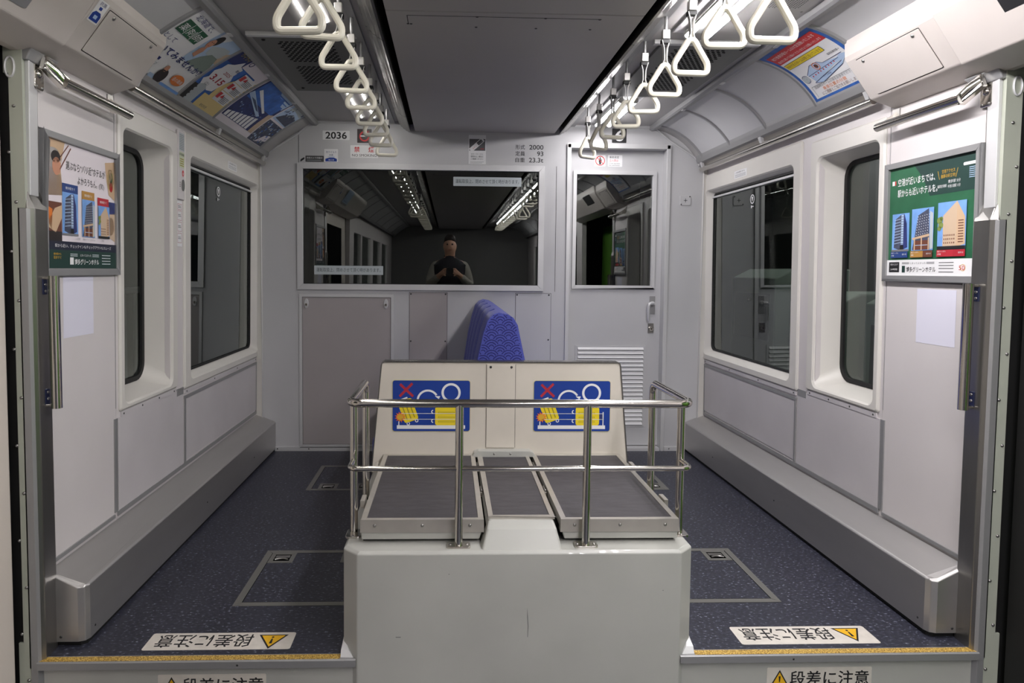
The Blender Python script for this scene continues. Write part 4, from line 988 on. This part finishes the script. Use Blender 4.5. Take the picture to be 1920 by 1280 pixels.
P.rect(.52, 1, .40, .99, PALEB, 4, 5); P.up(); P.poly([(.56, .99), (.78, .99), (.70, .86), (.56, .88)], WHITE); P.poly([(.62, .40), (1, .40), (1, .52), (.92, .70), (.80, .66), (.70, .55)], mat('grey green print', (128, 142, 132), .5)); P.poly([(.92, .62), (1, .58), (1, .82), (.95, .78)], STONE)
P.poly([(.70, .62), (.90, .60), (.98, .76), (.93, .84), (.80, .82), (.66, .74)], STICK)
P.up(); P.disc(.625, .83, .055, HAIR, .09); P.up(); P.disc(.590, .75, .046, SKIN, .075); P.poly([(.555, .52), (.62, .50), (.64, .62), (.61, .70), (.56, .64)], SKIN); P.up(); P.disc(.575, .77, .006, HAIR, .008); P.disc(.607, .775, .006, HAIR, .008); P.line((.58, .71), (.60, .712), .007, RED)
P.l -= 2
P.rect(.03, .44, .605, .79, GREEN, 3, 2); P.up()
for i, ch in enumerate('薬剤師'): P.text(ch, .045+.138*i, .645, .115, WHITE, w=.105)
P.line((.165, .61), (.165, .785), .008, WHITE); P.line((.303, .61), (.303, .785), .008, WHITE)
P.text('北海道で、', .05, .835, .09, NAVY, w=.36); P.text('として', .01, .475, .085, NAVY, w=.20); P.text('働いてみませんか？', .005, .335, .115, NAVY, w=.99, bold=.014)
P.rect(.18, .29, .23, .27, NAVY); P.text('ライフ', .18, .16, .05, GREY); P.rect(.35, .58, .0, .07, PALEB); P.up(); P.disc(.52, .10, .09, HAIR, .10); P.disc(.50, .20, .035, SKIN, .05); P.up(); P.disc(.80, .16, .12, ORANGE, .075); P.up(); P.text('道の職員', .70, .135, .06, WHITE, w=.20); P.rect(.60, 1, 0, .045, SKY)
P.build('sheet', t_)
t_, P = cove_poster(-1, 2.722, 3.095, 'blue and tan opening-day poster, middle of the left cove', AZ)
P.rect(0, .38, .74, 1, NAVY, 3, 3); P.up(); P.rect(0, .12, 0, .28, BLACK, 2, 3); P.rect(.10, .30, .0, .34, STICK, 2, 4); P.rect(.36, 1, .80, 1, PINKW, 4, 2); P.rect(.36, 1, 0, .24, CREAM, 4, 2); P.poly([(.48, .24), (1, .24), (1, .80), (.62, .66), (.46, .44)], CREAM); P.rect(.86, 1, .24, .9, PINKW, 1, 4); P.up()
P.poly([(.10, .30), (.04, .38), (.09, .44), (.05, .54), (.10, .62), (.10, .71), (.20, .76), (.30, .88), (.34, .80), (.44, .78), (.44, .64), (.52, .56), (.48, .44), (.44, .30), (.32, .27), (.20, .34)], WHITE); P.up()
P.text('3.15', .13, .42, .14, CRIM, w=.32, bold=.02); P.text('2025', .24, .575, .075, CRIM, w=.17); P.text('(土)', .16, .33, .06, GREY); P.text('開業', .36, .70, .05, NAVY); P.text('ワイワイ', .06, .90, .07, YEL, w=.25); P.ring(.42, .92, .045, .014, NAVY)
for i in range(3):
    v = .33+.185*i; u = .60; P.rect(u-.02, .97, v-.10, v+.075, WHITE, 2, 1); P.up(); P.rect(u-.01, u+.07, v-.05, v+.05, RED); P.poly([(u+.08, v-.02), (u+.13, v+.045), (u+.18, v-.02)], RED); P.up()
    for j in range(5): P.rect(u+.14, u+.34, v-.08+j*.022, v-.071+j*.022, GREY)
    P.l -= 2
P.text('まちびらき', .50, .06, .05, NAVY, w=.18)
P.build('sheet', t_)
t_, P = cove_poster(-1, 3.118, 3.842, 'blue riverside scenery poster, farthest in the left cove', PINKW)
P.rect(.02, .64, .14, 1, INDIGO, 6, 5); P.rect(.66, 1, .04, .52, INK, 3, 3); P.rect(.66, 1, .56, 1, PALEB, 3, 3); P.up()
P.rect(.04, .60, .56, 1, AZ, 5, 3); P.poly([(.28, .98), (.34, 1.0), (.62, 1.0), (.62, .74), (.54, .78), (.48, .90), (.38, .88)], PALEB); P.poly([(.56, .14), (.64, .14), (.64, .60), (.56, .56)], STONE)
P.poly([(.68, .60), (.99, .58), (.99, .78), (.86, .84), (.74, .72)], INK); P.poly([(.70, .84), (.80, .90), (.99, .86), (.99, .98), (.70, .98)], STICK); P.poly([(.80, .06), (.99, .16), (.99, .30), (.88, .24)], PINKW)
P.up()
for i in range(8): P.poly([(.04+.06*i, .15), (.085+.06*i, .15), (.085+.06*i, .26+.02*i), (.04+.06*i, .24+.02*i)], WHITE)
P.poly([(.02, .62), (.44, .40), (.47, .44), (.04, .70)], PALEB); P.poly([(.08, .74), (.46, .50), (.48, .53), (.10, .79)], WHITE); P.poly([(.10, .60), (.42, .44), (.43, .46), (.11, .64)], NAVY)
rr_ = random.Random(5)
for i in range(60): a, b = rr_.uniform(.67, .98), rr_.uniform(.06, .50); P.disc(a, b, rr_.uniform(.004, .014), [STICK, INDIGO, AZ, PALEB][i % 4], rr_.uniform(.01, .03))
for i in range(24): a, b = rr_.uniform(.68, .98), rr_.uniform(.60, .95); P.disc(a, b, rr_.uniform(.004, .012), [INDIGO, STICK, INK][i % 3], .02)
for i in range(30): a, b = rr_.uniform(.06, .52), rr_.uniform(.30, .50); P.disc(a, b, rr_.uniform(.003, .008), [NAVY, PALEB, AZ][i % 3], .015)
P.build('sheet', t_)

# ================================================================ BULKHEAD SIGNS
def plate(name, x0, x1, z0, z1, label, cat, m=WHITE, group=None, y=None, r=.003, th=.001):
    yy = YB if y is None else y
    t_ = empty(name, ((x0+x1)/2, yy, (z0+z1)/2), label, cat, group)
    mb = MB(); q = rrect(x0, x1, z0, z1, r, 3); mb.loops([[(a, yy-.0002, b) for a, b in q], [(a, yy-th, b) for a, b in q]], m, cap1=True); mb.build('plate', t_)
    return t_, Print(lambda u, v, h: (x0+u, yy-th-.0003-h, z0+v), .0003)
t_, P = plate('car_number_plate', -.946, -.790, 1.834, 1.887, 'white plate reading 2036 at the upper left of the bulkhead', 'sign'); P.text('2036', .078, .0075, .054, BLACK, w=.124, align='C', bold=.022); P.build('lettering', t_)
t_, P = plate('alarm_sign', -.746, -.662, 1.819, 1.899, 'dark square sign with red ring beside the 2036 plate', 'sign', mat('dark maroon', (40, 24, 24), .4)); P.ring(.042, .038, .030, .009, RED); P.up().rect(.018, .052, .036, .043, WHITE); P.text('SOS', .05, .062, .012, RED); P.build('symbol', t_)
t_, P = plate('no_smoking_sign', -.786, -.624, 1.732, 1.805, 'white sign reading NO SMOKING in red and black', 'sign'); P.text('禁', .022, .036, .034, RED, bold=.015); P.text('煙', .105, .036, .034, RED, bold=.015); P.text('NO SMOKING', .081, .008, .021, BLACK, w=.142, align='C'); P.ring(.005, .005, .0001, .0001, RED); P.build('lettering', t_)
mb = P
t_, P = plate('hygiene_sticker', -.937, -.858, 1.706, 1.781, 'white and blue antivirus sticker above the bulkhead window', 'sticker'); P.text('抗ウイルス', .04, .052, .014, NAVY, w=.06, align='C'); P.text('抗菌', .04, .036, .012, NAVY, align='C'); P.rect(.02, .06, .030, .0315, SKY); P.poly([(.006, .003), (.073, .003), (.073, .018), (.055, .026), (.03, .026), (.006, .018)], BLUE); P.up().text('施工済', .04, .008, .011, WHITE, align='C'); P.build('lettering', t_)
t_, P = plate('camera_notice', -1.046, -.940, 1.706, 1.741, 'small dark grey camera notice above the window corner', 'sticker', mat('charcoal label', (66, 66, 66), .5)); P.text('防犯カメラ作動中', .053, .018, .012, WHITE, w=.09, align='C'); P.rect(.008, .09, .008, .010, STICK); P.build('lettering', t_)
P = Print(lambda u, v, h: (-1.076+u, YB-.0006-h, 1.706+v)); P.poly([(0, .006), (.004, .001), (.022, .014), (.026, .022), (.020, .025), (.003, .014)], BLACK); P.poly([(.0, .0), (.006, .002), (.003, .008)], BLACK)
tag(P.build('camera_symbol'), 'tiny black camera symbol left of the camera notice', 'sticker')
t_, P = plate('phone_manners_sign', -.096, .006, 1.706, 1.875, 'tall phone manners sign above the middle of the window', 'sign')
P.rect(.004, .098, .078, .146, mat('slate print', (84, 84, 86), .5)); P.up()
a = .72; tl = lambda p, q: (.05+p*cos(a)-q*sin(a), .113+p*sin(a)+q*cos(a))
P.poly([tl(p, q) for p, q in rrect(-.052, .048, -.013, .013, .004)], WHITE); P.up(); P.poly([tl(p, q) for p, q in rrect(.004, .038, -.010, .010, .002)], mat('slate print', (84, 84, 86), .5)); P.text('マナー', .028, .083, .012, RED, w=.03, rot=a); P.text('OFF', .07, .084, .012, RED); P.line((.012, .09), (.09, .14), .003, WHITE)
P.l -= 1
for i, tx in enumerate(('マナーモードに', '設定の上、通話は', 'ご遠慮ください')): P.text(tx, .05, .054-.014*i, .011, BLACK, w=.072, align='C')
P.rect(.01, .09, .012, .0135, GREY); P.rect(.01, .08, .006, .0075, GREY); P.build('lettering', t_)
P = Print(lambda u, v, h: (u, YB-.0005-h, v))
for i, (a, b) in enumerate((('形式', '2000'), ('定員', '93'), ('自重', '23.3t'))):
    z = 1.798-.0375*i; P.text(a, .180, z, .029, BLACK, w=.056, bold=.004); P.text(b, .345, z-.002, .038, BLACK, w=(.084, .037, .085)[i], align='R', bold=.012)
tag(P.build('specification_lettering'), 'black lettering of type 2000, capacity 93 and weight 23.3t', 'lettering')
t_, P = plate('car_position_sign', .751, .837, 1.842, 1.926, 'black square sign with white 6 above the cab door', 'sign', BLACK); P.text('6', .043, .012, .088, WHITE, w=.052, align='C', bold=.02); P.build('numeral', t_)
t_, P = plate('no_entry_sign', .663, .728, 1.712, 1.779, 'white sign with red barred circle on the cab door', 'sign', WHITE, y=YD); P.ring(.0325, .0335, .029, .005, RED); P.disc(.0325, .049, .005, BLACK); P.rr(.024, .041, .024, .043, .003, BLACK); P.rect(.0265, .0385, .012, .026, BLACK); P.up().line((.013, .053), (.052, .014), .004, RED); P.build('symbol', t_)
t_, P = plate('crew_room_sign', .743, .829, 1.711, 1.780, 'white crew quarters no admittance sign on the cab door', 'sign', WHITE, y=YD); P.text('乗務員室', .008, .050, .016, BLACK, w=.058); P.text('立入禁止', .008, .031, .016, RED, w=.055); P.text('Crew quarters.', .008, .016, .010, BLACK, w=.066); P.text('No admittance.', .008, .005, .010, BLACK, w=.064); P.build('lettering', t_)
for x0, x1, z0, z1, w_ in ((-.184, .218, 1.578, 1.631, 'upper right'), (-.998, -.594, 1.051, 1.103, 'lower left')):
    t_, P = plate('window_notice', x0, x1, z0, z1, 'pale strip notice at the %s of the bulkhead window' % w_, 'sticker', STICK, 'strip notices on the bulkhead window', y=YB+.003)
    P.text('運転取扱上、閉めさせて頂く時があります。', .201, .018, .026, mat('soft dark print', (52, 60, 62), .5), w=.375, align='C'); P.build('lettering', t_)
t_ = empty('cabinet_door', (-.805, YB, .02), 'large grey cabinet door with two latches below the window', 'cabinet door')
mb = MB(); frame_bars(mb, on_back(), -1.086, -.530, .022, .936, .018, .008, M_ALU); mb.build('frame', t_, bevel=.0015)
mb = MB(); mb.box(-1.066, -.550, YB-.004, YB, .042, .916, M_BACK2); mb.box(-1.068, -.548, YB-.0006, YB-.0002, .040, .918, M_DARK); mb.build('panel', t_)
for x in (-1.043, -.577):
    mb = MB(); q = disc(x, .880, .0135, 20, .029); mb.loops([[(a, YB-.004, b) for a, b in q], [(a, YB-.0075, b) for a, b in q], [(x+(a-x)*.85, YB-.009, .88+(b-.88)*.9) for a, b in q]], M_ALU, cap1=True)
    mb.tube([(x, YB-.008, .874), (x, YB-.014, .874)], .008, M_CHROME, 12); mb.box(x-.002, x+.002, YB-.0146, YB-.0138, .868, .880, M_DARK); mb.build('latch', t_)
for nm, x0, x1, scr, lb in (('access_panel', -.438, -.216, ((-.43, .94), (-.225, .94), (-.43, .66), (-.225, .66)), 'warm grey screwed access panel left of the seat back'), ('access_panel', .192, .402, ((.20, .94), (.39, .94), (.39, .672)), 'grey screwed access panel right of the seat back')):
    t_ = empty(nm, ((x0+x1)/2, YB, .5), lb, 'panel')
    mb = MB(); mb.box(x0, x1, YB-.0025, YB, .10, .948, M_BACK2 if x0 < 0 else M_BACK); mb.box(x0-.002, x1+.002, YB-.0006, YB-.0001, .098, .950, M_DARK); mb.build('sheet', t_)
    for x, z in scr: mb = MB(); mb.dome((x, YB-.0025, z), (0, -1, 0), .005, .003, M_SCREWD); mb.build('screw', t_)
t_ = empty('switch_plate', (1.198, YB, 1.509), 'small square plate with cross mark right of the cab door', 'plate')
mb = MB(); q = rrect(1.166, 1.231, 1.480, 1.538, .006, 3); mb.loops([[(a, YB, b) for a, b in q], [(a, YB-.004, b) for a, b in q]], M_BACK, cap1=True); mb.build('cover', t_, bevel=.001)
mb = MB(); mb.box(1.188, 1.209, YB-.0045, YB-.004, 1.508, 1.5105, M_DARK); mb.box(1.197, 1.1995, YB-.0045, YB-.004, 1.498, 1.520, M_DARK); mb.build('cross_mark', t_)
for x, z in ((1.173, 1.486), (1.224, 1.532)): mb = MB(); mb.dome((x, YB-.004, z), (0, -1, 0), .004, .002, M_SCREWD); mb.build('screw', t_)

# ================================================================ SIDE WALL LABELS
for s, u0, u1 in ((1, -3.63, -3.478), (-1, 3.492, 3.634)):
    fn = on_side(s, .0105); P = Print(fn); P.rect(u0, u1, 1.581, 1.620, WHITE); P.up()
    P.text('この窓は開きません', u0+.01, 1.607, .010, BLACK, w=.12)
    for i in range(3): P.rect(u0+.01, u1-.012, 1.586+i*.006, 1.588+i*.006, GREY)
    tag(P.build('window_label'), 'small white printed label above the large %s window' % SIDE[s], 'sticker')
    u = -3.495 if s > 0 else 3.47
    P = Print(lambda a, b, h: on_side(s, -.029)(u+a, 1.462+b, h)); P.ring(0, 0, .024, .005, WHITE); P.poly([(-.009, .012), (.009, .012), (.002, -.010), (-.002, -.010)], WHITE); P.rect(-.014, -.004, -.046, -.032, WHITE); P.rect(0, .014, -.040, -.036, WHITE)
    tag(P.build('window_mark'), 'white ring mark on the large %s window glass' % SIDE[s], 'sticker')
# emergency intercom column on the left wall
t_ = empty('intercom_panel', SW(-1, 2.92, 1.36), 'emergency intercom panel between the left windows', 'intercom')
fn = on_side(-1, .001); u0, u1 = 2.866, 2.932
mb = MB(); mb.hexa([fn(u0, 1.365, 0), fn(u1, 1.365, 0), fn(u1, 1.648, 0), fn(u0, 1.648, 0)], [fn(u0, 1.365, .009), fn(u1, 1.365, .009), fn(u1, 1.648, .009), fn(u0, 1.648, .009)], M_WALL); mb.build('plate', t_, bevel=.002)
P = Print(on_side(-1, .0108)); PG = mat('pale green label', (196, 204, 176), .5)
P.rect(u0+.008, u1-.006, 1.565, 1.637, STICK); P.rect(u0+.008, u1-.006, 1.495, 1.560, PG); P.up()
for i in range(9): P.rect(u0+.012, u1-.010, 1.571+i*.007, 1.5735+i*.007, GREY)
P.text('非常通報', u0+.010, 1.545, .012, BLACK, w=.045)
for i in range(4): P.rect(u0+.014, u1-.012, 1.502+i*.009, 1.506+i*.009, mat('olive print', (150, 136, 30), .5))
P.disc(u0+.046, 1.474, .010, RED, .013); P.up(); P.disc(u0+.046, 1.472, .003, WHITE, .006); P.build('labels', t_)
mb = MB(); q = disc(u0+.046, 1.425, .014, 20, .024); mb.loops([[fn(a, b, .009) for a, b in q], [fn(a, b, .012) for a, b in q]], M_GRILL, cap1=True); mb.build('speaker', t_)
P = Print(on_side(-1, .0108))
for i in range(3): P.rect(u0+.012, u0+.020, 1.416+i*.008, 1.420+i*.008, BLACK)
P.build('microphone_slots', t_)
t_ = empty('instruction_panel', SW(-1, 2.92, 1.17), 'white instruction plate with boxed lines below the intercom', 'sign')
mb = MB(); mb.hexa([fn(u0, 1.17, 0), fn(u1-.014, 1.17, 0), fn(u1-.014, 1.358, 0), fn(u0, 1.358, 0)], [fn(u0, 1.17, .003), fn(u1-.014, 1.17, .003), fn(u1-.014, 1.358, .003), fn(u0, 1.358, .003)], WHITE); mb.build('plate', t_)
P = Print(on_side(-1, .0044))
for z0, z1 in ((1.322, 1.346), (1.278, 1.318), (1.232, 1.272), (1.185, 1.226)):
    a, b = u0+.004, u1-.019
    for q in ((a, b, z0, z0+.0015), (a, b, z1-.0015, z1), (a, a+.0015, z0, z1), (b-.0015, b, z0, z1)): P.rect(*q, CRIM)
    P.rect(a+.006, b-.006, (z0+z1)/2-.004, (z0+z1)/2-.001, GREY); P.rect(a+.006, b-.010, (z0+z1)/2+.002, (z0+z1)/2+.005, GREY)
P.build('lettering', t_)
# sticker on the left header
def hpl(u, v, k):
    a = Vector((1.150, 1.802)); d = Vector((.091, -.124)); n = Vector((-.806, -.592)); p = a+d*v+n*k; return (-p.x, u, p.y)
P = Print(lambda u, v, h: hpl(u, v, .0008+h)); P.rect(1.918, 1.968, -.02, .42, WHITE); P.up(); P.poly([(1.922, .39), (1.964, .39), (1.964, .26), (1.955, .20), (1.931, .20), (1.922, .26)], BLUE); P.rect(1.936, 1.950, .10, .16, BLUE); P.text('抗菌', 1.928, .07, -.08, NAVY, w=.03); P.up(); P.rect(1.935, 1.951, .27, .34, PALEB)
tag(P.build('hygiene_sticker'), 'white and blue antivirus sticker on the left door header', 'sticker')

# ================================================================ FLOOR FITTINGS AND WARNINGS
def floor_hatch(x0, x1, y0, y1, lifts, label):
    t_ = empty('floor_hatch', ((x0+x1)/2, (y0+y1)/2, 0), label, 'floor hatch')
    fn = lambda u, v, h: (u, v, .0002+h)
    mb = MB(); frame_bars(mb, fn, x0, x1, y0, y1, .024, .0014, M_HATCH); mb.build('frame', t_)
    mb = MB(); mb.box(x0+.026, x1-.026, y0+.026, y1-.026, .0002, .0012, M_FLOOR); mb.build('lid', t_)
    mb = MB(); frame_bars(mb, fn, x0+.0235, x1-.0235, y0+.0235, y1-.0235, .003, .0008, M_DARK); mb.build('gap', t_)
    for a, b in lifts:
        mb = MB(); fl = lambda u, v, h: (u, v, .0014+h); frame_bars(mb, fl, a, a+.092, b, b+.090, .017, .0012, M_HATCH); mb.box(a+.016, a+.076, b+.016, b+.074, .0012, .0018, M_DARK)
        mb.box(a+.020, a+.072, b+.045, b+.066, .0015, .0024, M_STEEL); mb.tube([(a+.022, b+.028, .003), (a+.036, b+.036, .0035), (a+.056, b+.036, .0035), (a+.070, b+.028, .003)], .003, M_STEEL, 6); mb.build('lift_handle', t_)
floor_hatch(-.892, -.50, 2.157, 2.592, ((-.866, 2.478), (-.60, 2.478)), 'near left floor hatch beside the luggage rack')
floor_hatch(.50, .898, 2.155, 2.590, ((.778, 2.478),), 'near right floor hatch beside the luggage rack')
floor_hatch(-.900, -.52, 3.311, 3.736, ((-.845, 3.325), (-.66, 3.325)), 'far left floor hatch near the bulkhead')
floor_hatch(.52, .900, 3.310, 3.736, ((.790, 3.325), (.6, 3.325)), 'far right floor hatch near the bulkhead')
def warn(P, u, v, s):                            # yellow triangle with exclamation mark, apex up
    P.poly([(u, v), (u+s, v), (u+s/2, v+s*.88)], BLACK); P.up(); P.poly([(u+s*.10, v+s*.055), (u+s*.90, v+s*.055), (u+s/2, v+s*.76)], mat('warning yellow', (228, 176, 30), .5)); P.up()
    P.poly([(u+s*.45, v+s*.56), (u+s*.55, v+s*.56), (u+s*.525, v+s*.26), (u+s*.475, v+s*.26)], BLACK); P.disc(u+s/2, v+s*.17, s*.045, BLACK); P.l -= 2
def floor_label(x0, x1, y0, y1, skew, label):
    W, H = x1-x0, y1-y0
    def fn(u, v, h): return (x1-u+skew*(v/H-.5), y1-v-0*(u), .0006+h)
    P = Print(fn, .0002); P.rr(0, W, 0, H, .008, mat('worn white label', (206, 200, 190), .55, noise=(30, .06))); P.up()
    warn(P, .02, .013, .086); P.text('段差に注意', .118, .016, .072, BLACK, w=.275, bold=.010)
    return tag(P.build('floor_warning'), label, 'warning label')
floor_label(-1.068, -.650, 1.905, 1.996, 0, 'upside-down step warning label on the floor left of the rack')
floor_label(.657, 1.072, 1.903, 2.002, 0, 'upside-down step warning label on the floor right of the rack')
for x0, x1, lb in ((-1.002, -.705, 'left'), (.712, 1.018, 'right')):
    W = x1-x0; P = Print(lambda u, v, h: (x0+u, 1.862-.0006-h, -.108+v), .0002); P.rr(0, W, 0, .064, .004, mat('worn white label', (206, 200, 190), .55)); P.up(); warn(P, .008, .006, .058); P.text('段差に注意', .067, .014, .046, BLACK, w=W-.075, bold=.012)
    tag(P.build('step_warning'), 'step warning label on the riser face, %s of the rack' % lb, 'warning label')

# ================================================================ OUTSIDE THE WINDOWS
def cabinet(x0, x1, y0, y1, z1, label, louv):
    t_ = empty('platform_cabinet', ((x0+x1)/2, (y0+y1)/2, -.9), label, 'cabinet', 'platform equipment outside the right windows')
    C = mat('pale platform cabinet', (196, 204, 196), .45)
    mb = MB(); mb.prism([(x0, -.9), (x1, -.9), (x1, z1), (x0+.12, z1), (x0, z1-.06)], lambda p, q, t: (p, t, q), y0, y1, C); mb.build('body', t_, bevel=.01)
    mb = MB(); mb.box(x0-.004, x0, y0+.06, y1-.06, z1-.45, z1-.16, GREY); mb.build('front_panel', t_)
    if louv:
        mb = MB(); mb.box(x0-.003, x0, y0+.04, y1-.04, z1-.75, z1-.50, BLACK)
        for i in range(7): mb.hexa([(x0-.004, y0+.04, z1-.74+i*.034), (x0-.004, y1-.04, z1-.74+i*.034), (x0-.004, y1-.04, z1-.722+i*.034), (x0-.004, y0+.04, z1-.722+i*.034)], [(x0-.03, y0+.04, z1-.75+i*.034), (x0-.03, y1-.04, z1-.75+i*.034), (x0-.006, y1-.04, z1-.722+i*.034), (x0-.006, y0+.04, z1-.722+i*.034)], C)
        mb.build('louvre', t_)
    mb = MB(); mb.tube([(x0-.03, (y0+y1)/2, z1-.2), (x0, (y0+y1)/2, z1-.2)], .012, M_CHROME, 8); mb.build('knob', t_)
cabinet(1.78, 2.25, 4.10, 4.72, 1.11, 'farther pale equipment cabinet outside the large right window', False)
cabinet(1.78, 2.30, 3.42, 3.92, .98, 'nearer louvred equipment cabinet outside the large right window', True)
cabinet(1.80, 2.30, 2.70, 3.22, 1.00, 'pale equipment cabinet outside the narrow right window', False)
t_ = empty('unseen_platform_light', (2.35, 3.9, 2.42), 'unseen tube light added over the platform outside the right windows', 'ceiling light')  # lamp out of view, added to brighten the cabinets outside
mb = MB(); mb.box(2.30, 2.40, 2.4, 5.4, 2.43, 2.47, M_ALU); mb.build('housing', t_)
mb = MB(); mb.tube([(2.35, 2.45, 2.412), (2.35, 5.35, 2.412)], .014, lamp_mat('dim platform tube', 26.0, (.93, 1, .95)), 10); mb.build('tube', t_)
t_ = empty('platform_fence', (-1.9, 3.9, -.5), 'faint upright bar fence outside the large left window', 'fence')
for i in range(8): mb = MB(); y = 3.5+i*.12; mb.tube([(-1.9, y, -.5), (-1.9, y, .95)], .012, M_ALUD, 8); mb.build('bar', t_)
mb = MB(); mb.tube([(-1.9, 3.45, .93), (-1.9, 3.5, .96), (-1.9, 4.4, .96)], .018, M_ALUD, 8); mb.build('top_rail', t_)

# ================================================================ THE PHOTOGRAPHER, MIRRORED IN THE CAB WINDOW
def skin_mesh(name, chains, m, parent, sub=2):   # chains: lists of ((x, y, z), radius), joined where points coincide; first point is the root
    V, Rr, Ed, ix = [], [], [], {}
    def vid(p, r):
        k = tuple(round(c, 4) for c in p)
        if k not in ix: ix[k] = len(V); V.append(k); Rr.append(r)
        return ix[k]
    for ch in chains:
        l = [vid(p, r) for p, r in ch]
        Ed += [(a, b) for a, b in zip(l, l[1:]) if a != b]
    me = bpy.data.meshes.new(name); o_ = parent.location
    me.from_pydata([(x-o_.x, y-o_.y, z-o_.z) for x, y, z in V], Ed, []); me.materials.append(m)
    o = bpy.data.objects.new(name, me); COL.objects.link(o); o.parent = parent
    md = o.modifiers.new('skin', 'SKIN'); md.use_smooth_shade = True
    for i, sv in enumerate(me.skin_vertices[0].data):
        r = Rr[i]; sv.radius = r if isinstance(r, tuple) else (r, r); sv.use_root = (i == 0)
    sb = o.modifiers.new('smooth', 'SUBSURF'); sb.levels = sub; sb.render_levels = sub
    return o
px, py, pz = -.20, -.36, -.25
pe = empty('person', (px, py, pz), 'person in dark coat raising a phone, mirrored in the bulkhead window', 'person')
A = lambda x, y, z: (px+x, py+y, pz+z)
SKN = mat('skin', (206, 160, 134), .55)
body = [[(A(0, 0, .93), (.11, .10)), (A(0, 0, 1.10), (.105, .095)), (A(0, .01, 1.30), (.11, .10)), (A(0, .0, 1.42), (.075, .075)), (A(0, .005, 1.50), .055), (A(0, .02, 1.56), (.065, .075)), (A(0, .03, 1.64), (.078, .095)), (A(0, .02, 1.71), (.055, .07))]]
hands = []
for d in (1, -1):
    body.append([(A(0, 0, 1.42), (.075, .075)), (A(d*.17, 0, 1.40), .058), (A(d*.25, .06, 1.15), .044), (A(d*.10, .27, 1.29), .031), (A(d*.075, .315, 1.315), (.036, .018))])
    for k in range(4):
        body.append([(A(d*.075, .315, 1.315), (.036, .018)), (A(d*(.072-.004*k), .335, 1.345-.017*k), .009), (A(d*(.055-.004*k), .348, 1.352-.018*k), .0085), (A(d*(.038+.003*k), .349, 1.350-.018*k), .0078)])
    body.append([(A(d*.075, .315, 1.315), (.036, .018)), (A(d*.062, .325, 1.272), .011), (A(d*.045, .334, 1.268), .009)])
    body.append([(A(0, 0, .93), (.11, .10)), (A(d*.09, 0, .86), .085), (A(d*.10, .01, .48), .058), (A(d*.10, -.01, .10), .04), (A(d*.105, .10, .045), (.04, .03))])
    body.append([(A(0, .03, 1.64), (.078, .095)), (A(d*.084, .01, 1.64), .018)])
body.append([(A(0, .03, 1.64), (.078, .095)), (A(0, .125, 1.625), .014)])
skin_mesh('body', body, SKN, pe)
COAT = mat('dark coat cloth', (34, 34, 40), .85); SLV = mat('pale grey sleeve cloth', (150, 147, 138), .85); TRS = mat('charcoal trouser cloth', (44, 44, 48), .9)
mb = MB(); mb.loops([[A(a*cos(2*pi*i/28), .005+b*sin(2*pi*i/28), z) for i in range(28)] for z, a, b in ((.66, .20, .15), (.80, .195, .145), (1.0, .185, .14), (1.2, .195, .145), (1.33, .228, .145), (1.40, .222, .135), (1.45, .15, .10), (1.49, .075, .072), (1.515, .07, .068))], COAT, True); mb.build('coat', pe)
for d in (1, -1): skin_mesh('sleeve', [[(A(d*.13, 0, 1.40), .076), (A(d*.185, .005, 1.385), .074), (A(d*.255, .06, 1.145), .058), (A(d*.13, .235, 1.265), .044)]], SLV, pe)
skin_mesh('trousers', [[(A(0, 0, .93), (.165, .115))] + [(A(d*.09, 0, .84), .098), (A(d*.10, .01, .48), .075), (A(d*.10, -.005, .07), .062)] for d in (1, -1)], TRS, pe)
for d in (1, -1): skin_mesh('shoe', [[(A(d*.10, -.035, .045), .046), (A(d*.103, .06, .042), .048), (A(d*.106, .16, .036), .038)]], BLACK, pe)
skin_mesh('hair', [[(A(0, -.035, 1.60), (.078, .055)), (A(0, -.02, 1.68), (.086, .085)), (A(0, .02, 1.735), (.075, .085)), (A(0, .075, 1.715), (.06, .028))]], HAIR, pe)
for d in (1, -1):
    mb = MB(); mb.dome(A(d*.03, .118, 1.650), (0, 1, 0), .011, .006, BLACK); mb.build('eye', pe)
mb = MB(); mb.box(px-.022, px+.022, py+.117, py+.122, pz+1.578, pz+1.586, mat('lips', (160, 90, 86), .5)); mb.build('mouth', pe)
mb = MB(); q = rrect(-.203-.040, -.203+.040, 1.012, 1.112, .010); mb.loops([[(a, -.020, b) for a, b in q], [(a, -.012, b) for a, b in q]], BLACK, cap0=True, cap1=True)
ph = tag(mb.build('smartphone', bevel=.002), 'black smartphone held up by the mirrored person', 'phone')

bpy.data.objects.remove(_fo)
